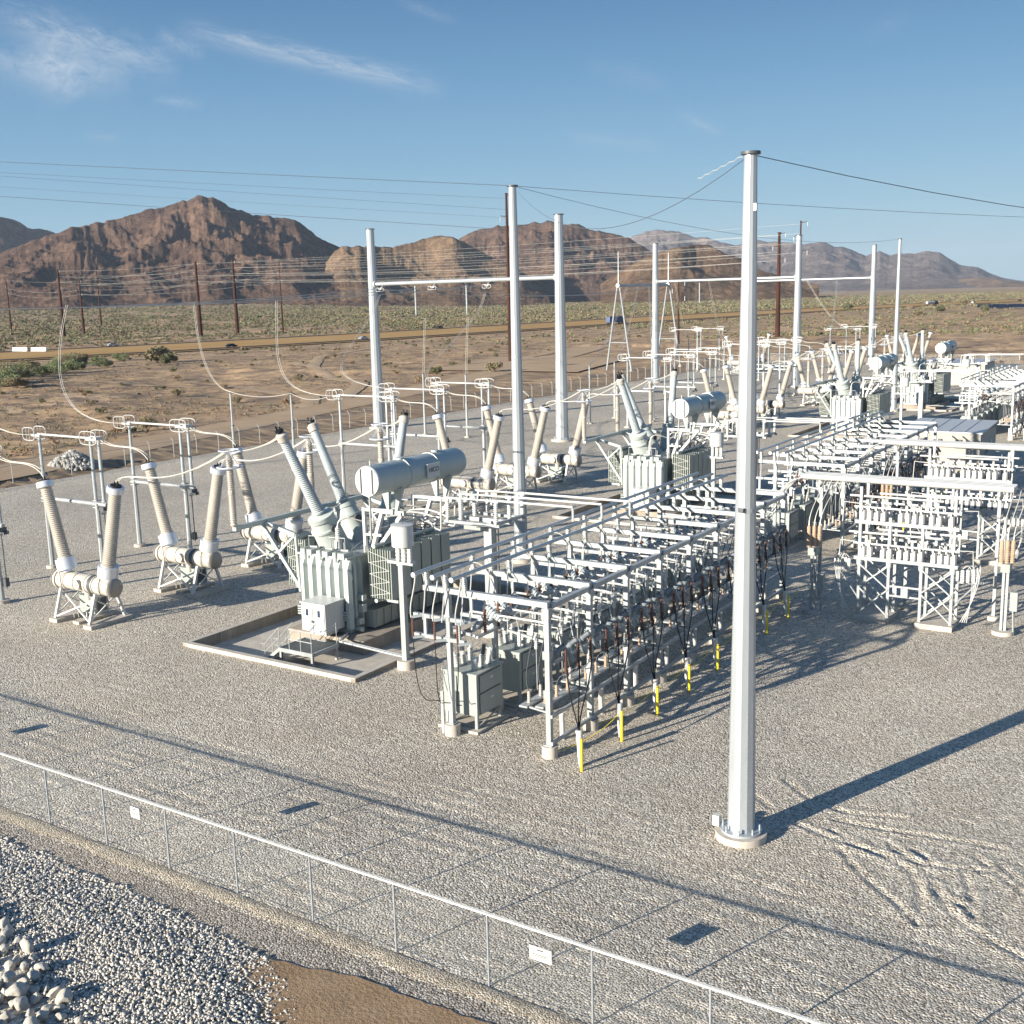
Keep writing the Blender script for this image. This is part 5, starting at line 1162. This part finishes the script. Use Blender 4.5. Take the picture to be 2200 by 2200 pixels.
# ------------------------------------------------------------------ vehicles on the highway
def wheels(t, xs, wdt, r=.5):
    for x in xs:
        for y in (-wdt/2, wdt/2):
            wv = build('wheel', B().cyl((x, y-.14, r), (x, y+.14, r), r, n=14), M['tyre'], t); build('rim', B().cyl((x, y-.155, r), (x, y+.155, r), r*.5, n=10), M['ring'], wv)
def truck(label, loc, rz, body, tank=False):
    t = thing('truck', label, 'truck', loc, None, rz)
    if tank: build('tank', B().lathe((-8.5, 0, 2.3), (3.2, 0, 2.3), [(0, .6), (.03, 1.1), (.5, 1.15), (.97, 1.1), (1, .6)], 18), body, t)
    else: build('trailer', B().box((-2.6, 0, 2.55), (12.4, 2.5, 2.9)).box((-2.6, 0, 1.0), (12.2, 1.0, .25)), body, t)
    c = build('cab', B().box((6.0, 0, 2.2), (2.0, 2.4, 2.7)).box((7.6, 0, 1.5), (1.5, 2.1, 1.3)).box((5.2, 0, 3.4), (1.2, 2.3, .7)), M['silver'] if not tank else M['darkcar'], t)
    build('windscreen', B().box((7.02, 0, 2.75), (.06, 2.1, .9)), M['glass'], c)
    wheels(t, (-7.6, -6.2, 3.4, 4.7, 7.6), 2.2); return t
def car(label, loc, rz, paint, tall=0):
    t = thing('car', label, 'car', loc, None, rz); b = B()
    prof = [(-2.2, .45), (-2.2, .95+tall*.4), (-1.7, 1.05+tall*.5), (-1.2, 1.5+tall*.35), (.5, 1.5+tall*.35), (1.15, 1.0), (2.1, .85), (2.2, .45)]
    n = len(prof); vs = [(x, y, z) for y in (-.88, .88) for (x, z) in prof]
    b.add(vs, [tuple(range(n-1, -1, -1)), tuple(range(n, 2*n))]+[(k, (k+1) % n, (k+1) % n+n, k+n) for k in range(n)])
    bd = build('body', b, paint, t); build('window', B().box((-.35, 0, 1.28+tall*.3), (1.9, 1.79, .28+tall*.2)), M['glass'], bd); wheels(t, (-1.35, 1.35), 1.6, .33); return t
def on_road(y_target, off):
    i = int(np.argmin(np.abs(HW[:, 1]-y_target))); return road_at(min(i, len(HW)-2), off, .43)
for lab, y, off, kind, mm_ in (('blue box trailer truck on the near highway lanes beyond the A-shaped frame', 562, 4, 'truck', 'blue'), ('white tank truck far down the highway', 1003, 4, 'tank', 'white'), ('dark car on the near lanes left of the tall steel gantry', 308, 4, 'car', 'darkcar'),
                          ('silver car beside the first gantry pole on the near lanes', 371, 4, 'car', 'silver'), ('small dark car on the far lanes', 500, 78, 'car', 'darkcar'), ('white van far down the highway beyond the tank truck', 1062, 4, 'van', 'white'),
                          ('dark far-off car at the highway end', 1128, 4, 'van', 'darkcar'), ('silver car on the far lanes at the left', 289, 78, 'car', 'silver')):
    loc, rz = on_road(y, off)
    if kind in ('truck', 'tank'): truck(lab, loc, rz, M[mm_], kind == 'tank')
    else: car(lab, loc, rz, M[mm_], 1 if kind == 'van' else 0)
for k, (x, y) in enumerate(((-408.5, 272.3), (-398, 273.4))):
    tag(build('concrete_barrier', B().add([(a*4.8, b_, c) for a in (-1, 1) for (b_, c) in ((-.5, 0), (-.22, .5), (-.15, 1.6), (.15, 1.6), (.22, .5), (.5, 0))], [(0, 1, 2, 3, 4, 5), (11, 10, 9, 8, 7, 6)]+[(i, i+6, (i+1) % 6+6, (i+1) % 6) for i in range(6)]), M['white'], None, (x, y, .4)), f'white barrier block on the highway median, {["left", "right"][k]} one of the pair', 'barrier', 'white barrier blocks')
for r_ in range(3):
    for c_ in range(5):
        x, y = -150+9.5*c_-3*r_, 840+11*r_+4*c_
        s = thing('solar_table', f'dark solar table in the far array, {ORD[r_]} row, {ORD[c_]} in the row', 'solar table', (x, y, gz(x, y)), 'far solar tables')
        build('panel', B().add([(-4.5, -1.6, .9), (4.5, -1.6, .9), (4.5, 1.6, 2.8), (-4.5, 1.6, 2.8), (-4.5, -1.6, .83), (4.5, -1.6, .83), (4.5, 1.6, 2.73), (-4.5, 1.6, 2.73)], [(0, 1, 2, 3), (7, 6, 5, 4), (0, 4, 5, 1), (1, 5, 6, 2), (2, 6, 7, 3), (3, 7, 4, 0)]), M['panel'], s)
        for xx in (-3, 3): build('post', B().box((xx, 0, .9), (.2, .2, 1.9)), M['galv'], s)

# ------------------------------------------------------------------ stones
def ico(sub):
    import bmesh
    bm = bmesh.new(); bmesh.ops.create_icosphere(bm, subdivisions=sub, radius=1)
    v = np.array([q.co[:] for q in bm.verts]); f = np.array([[q.index for q in p.verts] for p in bm.faces]); bm.free(); return v, f
IV, IF = ico(2); JV, JF = ico(3)
def stone_shape(V, seed, k=.28):
    r = np.random.default_rng(seed); out = V.copy()
    for _ in range(9):        # chip flat faces off a ball
        d = r.normal(size=3); d /= np.linalg.norm(d); h = r.uniform(.52, .9); p = out@d; out = out-np.outer(np.maximum(p-h, 0), d)
    return out*(1+.05*r.normal(size=(len(V), 1)))*r.uniform(.75, 1.2, 3)
def stone_mat(name, lo, hi):
    m, N, L, b = new_mat(name); g = N.new('ShaderNodeNewGeometry')
    c = ramp(N, L, g.outputs['Random Per Island'], [(0, lo), (.5, tuple((a+q)/2 for a, q in zip(lo, hi))), (1, hi)])
    c = mixc(N, L, .5, c, ramp(N, L, noise(N, L, g.outputs['Position'], 14, 5, .65), [(.3, (.75, .74, .72)), (.7, (1.15, 1.14, 1.12))]), 'MULTIPLY')
    L.new(c, b.inputs['Base Color']); b.inputs['Roughness'].default_value = .9; b.inputs['Specular IOR Level'].default_value = .15
    bump(N, L, noise(N, L, g.outputs['Position'], 40, 4, .6), .5, .02, b); return m
M['cobble'] = stone_mat('pale_cobble', (.36, .335, .295), (.76, .71, .63)); M['boulder'] = stone_mat('pale_boulder', (.33, .305, .265), (.50, .47, .415))
M['greyrock'] = stone_mat('blue_grey_rock', (.24, .24, .23), (.5, .48, .44))
def stones(name, P, rad, m, seed, V=IV, F=IF, var=10):
    r = np.random.default_rng(seed); shp = [stone_shape(V, seed+k) for k in range(var)]; n = len(P); nv = len(V)
    co = np.empty((n*nv, 3), np.float32); q = np.empty((n*len(F), 3), np.int32)
    for i in range(n):
        a, b_, c = r.uniform(0, 2*PI, 3); Rm = np.array(Matrix.Rotation(a, 3, 'Z')@Matrix.Rotation(b_*.3, 3, 'X')@Matrix.Rotation(c, 3, 'Z'))
        co[i*nv:(i+1)*nv] = (shp[i % var]*rad[i]*np.array([1, .85, .7]))@Rm.T+P[i]; q[i*len(F):(i+1)*len(F)] = F+i*nv
    me = bpy.data.meshes.new(name); raw_mesh(me, co, q); me.materials.append(m)
    o = bpy.data.objects.new(name, me); COL.objects.link(o); return o
M['cobbed'] = gravel_mat('cobble_bed', [(0, (.24, .225, .20)), (.4, (.46, .43, .375)), (1, (.72, .68, .60))], .10, .7, .0)
CBX = [-46, -32.9, -28.1, -24.3, -21.8, -20.2, -19.0, -17.6, -15.5]; CBY = [19.35, 19.31, 19.34, 19.14, 19.03, 18.66, 18.18, 17.26, 14.5]
def cob_edge(x): return np.interp(x, CBX, CBY)
def cob_z(x, y): return .16*sstep(0, 2.2, cob_edge(x)-y-.1)
mx, my = np.meshgrid(np.arange(-46, -14, .25), np.arange(6, 19.6, .25))
o = grid_mesh('cobble_bed', mx, my, np.where(cob_edge(mx)-my > -.1, cob_z(mx, my)-.05, -.3), M['cobbed'])
ju = RNG.uniform
n = 56000; x = ju(-37, -15.2, n); y = ju(11, 19.5, n); e = cob_edge(x)+(fbm(x*1.5, y*1.5, 2, 17)-.5)*.5
inx = (y < e)&(y > 16.3-.31*(x+28.8)-.15); x, y = x[inx], y[inx]
rad = .034+.062*RNG.beta(1.5, 3.4, len(x)); P = np.stack([x, y, cob_z(x, y)-.03+ju(0, .05, len(x))], 1)
o = stones('cobble_bank', P, rad, M['cobble'], 5, *ico(1)); o['kind'] = 'stuff'; tag(o, 'bank of pale grey cobbles outside the near fence', 'cobbles')
k = 0; placed = []
while len(placed) < 110 and k < 20000:
    k += 1; t = ju(0, 1); bxx = -29.3+7.6*t; byy = 16.3-.31*(bxx+28.8)-ju(-.2, 2.2)
    r = .13+.21*RNG.beta(1.3, 2.6)
    if len(placed) == 0: bxx, byy, r = -24.35, 14.25, .36
    if any(math.hypot(bxx-a, byy-b_) < (r+c)*.68 for a, b_, c in placed): continue
    placed.append((bxx, byy, r))
for i, (a, b_, r) in enumerate(placed):
    o = stones('boulder', np.zeros((1, 3)), [r], M['boulder'], 100+i, JV, JF, 1); o.location = (a, b_, cob_z(np.array([a]), np.array([b_]))[0]+r*.42)
    tag(o, 'largest pale boulder of the rock heap at the cobble bank' if i == 0 else ('broad pale boulder in the rock heap beside the cobble bank' if r > .18 else 'small pale boulder in the rock heap beside the cobble bank'), 'boulder', 'boulders at the cobble bank')
n = 520; a_ = ju(0, 2*PI, n); d_ = np.sqrt(ju(0, 1, n)); px_ = -104.5+d_*np.cos(a_)*3.2; py_ = 74.5+d_*np.sin(a_)*2.4
o = stones('rock_pile', np.stack([px_, py_, .15+1.75*(1-d_)**.8], 1), ju(.12, .42, n), M['greyrock'], 77, *ico(1)); tag(o, 'heap of blue-grey rock just beyond the far fence', 'rock pile')

# ------------------------------------------------------------------ desert shrubs: stems and small leaf blades
def leaf_mat(name, lo, hi):
    m, N, L, b = new_mat(name); g = N.new('ShaderNodeNewGeometry')
    c = ramp(N, L, g.outputs['Random Per Island'], [(0, lo), (1, hi)]); L.new(c, b.inputs['Base Color']); b.inputs['Roughness'].default_value = .8; b.inputs['Specular IOR Level'].default_value = .1
    return m
M['leafg'] = leaf_mat('green_desert_leaf', (.105, .11, .06), (.21, .21, .12)); M['leafo'] = leaf_mat('olive_desert_leaf', (.17, .15, .09), (.31, .265, .17)); M['leafb'] = leaf_mat('dry_brown_twig', (.20, .135, .085), (.34, .235, .145)); M['stem'] = mat('shrub_stem', (.10, .07, .045), .9)
M['leafv'] = leaf_mat('bright_wash_leaf', (.14, .165, .08), (.27, .295, .16))
def blades(n, W, Hh, seed, leaf=.14, lobes=6, low=.05):
    r = np.random.default_rng(seed); L_ = []
    for _ in range(lobes): a = r.uniform(0, 2*PI); d = r.uniform(.1, .62)*W; L_.append((math.cos(a)*d, math.sin(a)*d, Hh*r.uniform(.35, .75), r.uniform(.22, .5)*W, Hh*r.uniform(.22, .42)))
    L_ = np.array(L_); i = r.integers(0, lobes, n); v = r.normal(size=(n, 3)); v /= np.linalg.norm(v, axis=1)[:, None]; rr = r.uniform(.35, 1.05, n)**.6
    c = L_[i, :3]+v*np.stack([L_[i, 3]*rr, L_[i, 3]*rr, L_[i, 4]*rr], 1); c[:, 2] = np.maximum(c[:, 2], low*Hh*r.uniform(0, 2, n))
    d1 = r.normal(size=(n, 3)); d1[:, 2] = abs(d1[:, 2])*.8+.2; d1 /= np.linalg.norm(d1, axis=1)[:, None]; d2 = np.cross(d1, r.normal(size=(n, 3))); d2 /= np.linalg.norm(d2, axis=1)[:, None]
    s = leaf*r.uniform(.6, 1.5, n)[:, None]
    co = np.stack([c-d2*s*.4, c+d1*s*.9, c+d2*s*.4, c-d1*s*.5], 1).reshape(-1, 3); q = np.arange(4*n).reshape(n, 4); return co, q
def shrub(label, x, y, W, Hh, m, n, seed, group, leaf=None):
    t = thing('desert_shrub', label, 'shrub', (x, y, gz(x, y)-.03), group)
    me = bpy.data.meshes.new('foliage'); co, q = blades(n, W, Hh, seed, leaf or max(.10, W*.075)); raw_mesh(me, co, q); me.materials.append(m); o = bpy.data.objects.new('foliage', me); COL.objects.link(o); o.parent = t
    b = B(); r = random.Random(seed)
    for k in range(7): a = r.uniform(0, 2*PI); b.path([(0, 0, -.1), (math.cos(a)*W*.2, math.sin(a)*W*.2, Hh*.35), (math.cos(a)*W*.45, math.sin(a)*W*.45, Hh*.75)], .02+W*.006, 4)
    build('stem', b, M['stem'], t); return t
gS = 'shrubs on the desert floor'
spec = [(-273, 227, 5.6, 4.6, 'leafo', 'large olive bush with a ragged top near the highway'), (-262, 221, 4, 3.2, 'leafg', 'dark green bush against the large olive one'), (-124, 100.5, 1.7, 2.0, 'leafo', 'yellow-green bush beyond the far fence, nearest the second hoop-ringed switch'),
        (-126, 97, 1.1, 1.0, 'leafb', 'dry brown bush beside the yellow-green one'), (-146, 138, 1.5, 1.3, 'leafo', 'olive bush on bare ground left of the first gantry'), (-151, 203, 2.1, 2.0, 'leafg', 'round green bush behind the first gantry'), (-164, 233, 1.4, 2.2, 'leafo', 'narrow upright bush behind the first gantry'),
        (-140, 210, 2.6, 2.6, 'leafo', 'tall pale olive bush beside the tall steel pole'), (-166, 142, 1.7, 1.3, 'leafo', 'low olive bush among dark stones'), (-177, 186, 1.9, 1.5, 'leafo', 'low olive bush beyond the dropping wires'), (-136, 232, 1.5, 2.0, 'leafo', 'thin bush beside the gantry inner pole'),
        (-255, 872, 6, 4.5, 'leafg', 'dark green tree-like bush right of the lone tall pole'), (-160, 744, 6, 4.6, 'leafg', 'rounded green bush left of the far solar tables'), (-147, 629, 5, 4, 'leafo', 'olive bush right of the farthest gantry pole'), (-132, 730, 4, 5, 'leafg', 'upright green bush before the far solar tables'), (-203, 1027, 6, 4, 'leafo', 'olive bush near the tank truck')]
for i, (x, y, W, Hh, mm_, lab) in enumerate(spec): shrub(lab, x, y, W, Hh, M[mm_], int(900+W*260), 300+i, gS)
# green thicket along the wash at the left
for i in range(24):
    t_ = i/23; x = -222-84*t_+ju(-9, 9); y = 136+92*t_+ju(-6, 8); W = ju(3.4, 5.6)
    shrub(f'bright green thicket bush along the wash, {ORD[i//2] if i < 24 else i} clump {"front" if i % 2 else "back"}', x, y, W, W*ju(.55, .8), M['leafv'] if i % 3 else M['leafo'], 4200, 500+i, 'green thicket along the wash', .17)
# scattered low shrubs near the yard, each a thing
cnt = 0
for i in range(4000):
    if cnt >= 110: break
    x = -ju(118, 330); y = ju(60, 420); a = math.atan2(y, x)-AZ0
    if abs(a) > .44 or x > float(road_x(y))-7 or float(dist_poly(np.array([x]), np.array([y]), HW[::8])[0]) < 20: continue
    d = math.hypot(x, y); W = ju(.5, 1.5); cnt += 1; q = i % 3
    shrub(['low olive shrub on the bare desert beyond the far fence', 'low green-grey shrub on the bare desert beyond the far fence', 'low dry brown shrub on the bare desert beyond the far fence'][q], x, y, W, W*ju(.6, .9), [M['leafo'], M['leafg'], M['leafb']][q], 260, 700+i, ['low olive desert shrubs', 'low green-grey desert shrubs', 'low dry brown desert shrubs'][q], .12+.04*W)
# small dry tufts and stones: nobody could count them
n = 15000; a = AZ0+ju(-.45, .45, n); d = 95*np.exp(ju(0, 1.55, n)); x, y = d*np.cos(a), d*np.sin(a)
ok = (x < road_x(y)-5)&(dist_poly(x, y, HW[::6]) > 12)&(np.interp(y, HW[:, 1], HW[:, 0]) < x)&(RNG.uniform(0, 1, n) < .15+1.2*sstep(.42, .62, fbm(x/26, y/26, 3, 61))); x, y = x[ok], y[ok]; n = len(x); nb = 14
z = ground_z(x, y)+.02; W = RNG.uniform(.18, .55, n); off = RNG.normal(size=(n, nb, 3)); off /= np.linalg.norm(off, axis=2)[..., None]; off[..., 2] = abs(off[..., 2])
c = np.stack([x, y, z], 1)[:, None, :]+off*(W[:, None, None]*RNG.uniform(.3, 1, (n, nb, 1)))*np.array([1, 1, .8]); d1 = RNG.normal(size=(n, nb, 3)); d1[..., 2] = abs(d1[..., 2]); d1 /= np.linalg.norm(d1, axis=2)[..., None]; d2 = np.cross(d1, RNG.normal(size=(n, nb, 3))); d2 /= np.linalg.norm(d2, axis=2)[..., None]; s = W[:, None, None]*.30
co = np.stack([c-d1*s, c-d2*s*.5, c+d1*s, c+d2*s*.5], 2).reshape(n, -1, 3)
for mname, lo, hi in (('leafb', 0, .45), ('leafo', .45, .85), ('leafg', .85, 1)):
    cc_ = co[int(n*lo):int(n*hi)].reshape(-1, 3); me = bpy.data.meshes.new('dry_tufts'); raw_mesh(me, cc_, np.arange(len(cc_)).reshape(-1, 4)); me.materials.append(M[mname]); o = bpy.data.objects.new('dry_tufts', me); COL.objects.link(o); o['kind'] = 'stuff'
    tag(o, {'leafb': 'dry brown tufts', 'leafo': 'olive tufts', 'leafg': 'grey-green tufts'}[mname]+' sprinkled over the bare desert beyond the yard', 'tufts')
ns = 2600; a = AZ0+ju(-.45, .45, ns); d = 95*np.exp(ju(0, 1.0, ns)); x, y = d*np.cos(a), d*np.sin(a); ok = (x < road_x(y)-5)&(fbm(x/18, y/18, 3, 90) > .5); x, y = x[ok], y[ok]
o = stones('desert_stones', np.stack([x, y, ground_z(x, y)], 1), ju(.08, .32, len(x)), stone_mat('dark_desert_stone', (.10, .075, .06), (.26, .20, .16)), 91, *ico(1)); o['kind'] = 'stuff'; tag(o, 'dark stones littering the desert beyond the yard', 'stones')
# the far scrub reads as one mass
pts = []
for i in range(52000):
    a = AZ0+ju(-.46, .46); d = 400*math.exp(ju(0, 1.75)); x, y = d*math.cos(a), d*math.sin(a); pts.append((x, y))
pts = np.array(pts); den = fbm(pts[:, 0]/130, pts[:, 1]/130, 3, 71); dh = dist_poly(pts[:, 0], pts[:, 1], HW[::6])
hw_side = np.interp(pts[:, 1], HW[:, 1], HW[:, 0])-pts[:, 0]
keep = (RNG.uniform(0, 1, len(pts)) < np.where(hw_side > 90, .35+1.1*sstep(.36, .58, den), .30*sstep(.35, .6, den)+.06))&((hw_side > 95)|(hw_side < -12)); pts = pts[keep]
zz = ground_z(pts[:, 0], pts[:, 1]); CO = []; base = 0; nb = 16; r = RNG
for mname, sel in (('leafo', 0), ('leafg', 1), ('leafb', 2), ('leafv', 3)):
    pick = r.integers(0, 10, len(pts)); ok = {0: pick < 5, 1: (pick >= 5)&(pick < 8), 2: pick == 8, 3: pick == 9}[sel]; S = pts[ok]; Z = zz[ok]; n = len(S); nb = 26
    W = r.uniform(.55, 1.7, n)*np.clip(np.hypot(S[:, 0], S[:, 1])/700, .8, 1.7); off = r.normal(size=(n, nb, 3)); off /= np.linalg.norm(off, axis=2)[..., None]; off[..., 2] = abs(off[..., 2])
    c = np.stack([S[:, 0], S[:, 1], Z], 1)[:, None, :]+off*(W[:, None, None]*r.uniform(.4, 1, (n, nb, 1)))*np.array([1, 1, .85])
    d1 = r.normal(size=(n, nb, 3)); d1 /= np.linalg.norm(d1, axis=2)[..., None]; d2 = np.cross(d1, r.normal(size=(n, nb, 3))); d2 /= np.linalg.norm(d2, axis=2)[..., None]; s = (W[:, None, None]*.24)
    co = np.stack([c-d1*s, c-d2*s, c+d1*s, c+d2*s], 2).reshape(-1, 3); q = np.arange(len(co)).reshape(-1, 4)
    me = bpy.data.meshes.new('scrubland'); raw_mesh(me, co, q); me.materials.append(M[mname]); o = bpy.data.objects.new('scrubland', me); COL.objects.link(o); o['kind'] = 'stuff'
    tag(o, ['olive scrub covering the plain beyond the highway', 'green scrub covering the plain beyond the highway', 'dry brown scrub dotting the plain beyond the highway', 'bright green scrub dotting the plain beyond the highway'][sel], 'scrub')

# ------------------------------------------------------------------ service drops on the first row of the nearest rack
for j, x in enumerate((-26.4, -25.33, -24.25)):
    t = thing('fused_cutout', f'thin brown fused cutout on the front side frame of the nearest rack, {LCR[j]}', 'cutout', (x, 33.25, 0), 'fused cutouts on the front side frame')
    build('brown_insulator', B().lathe((0, 0, 3.95), (0, 0, 4.75), [(0, .05)]+sheds(.03, .95, 8, .03, .055)+[(1, .03)], 7), M['bins'], t)
    build('arm', B().bar((0, .0, 4.78), (.35, .4, 4.82), .09).bar((0, 0, 3.95), (.35, .4, 3.95), .09), M['gins'], t)
    build('cable', B().path(bez((0, 0, 3.95), (.05, -.02, 2.8), (.1-.1*j, -.1, 1.2), (.9-.5*j, -.1, 1.55), 10)+[(1.1-.55*j+.02, .1, 1.5)], .02), M['black'], t)
    build('drop_tube', B().path(bez((-.05, 0, 4.75), (-.08, -.1, 5.3), (.2, -.05, 5.8), (.32, -.1, 6.5), 8), .03), M['alu'], t)
tag(build('conduit_post', B().cyl((-25.45, 33.75, -.05), (-25.45, 33.75, 1.75), .07, n=10), M['pvc']), 'short pale conduit post beside the front leg of the nearest rack', 'conduit')

# ------------------------------------------------------------------ desert air
m = bpy.data.materials.new('desert_air'); m.use_nodes = True; nt = m.node_tree; nt.nodes.remove(nt.nodes['Principled BSDF'])
pv = nt.nodes.new('ShaderNodeVolumePrincipled'); pv.inputs['Color'].default_value = (.62, .74, .92, 1); pv.inputs['Density'].default_value = HAZE; pv.inputs['Anisotropy'].default_value = 0
nt.links.new(pv.outputs[0], nt.nodes['Material Output'].inputs['Volume'])
hz = build('haze', B().span((-14500, -14500, -30), (14500, 14500, 440)), m); hz['kind'] = 'stuff'
tag(hz, 'thin bluish air over the desert', 'haze')
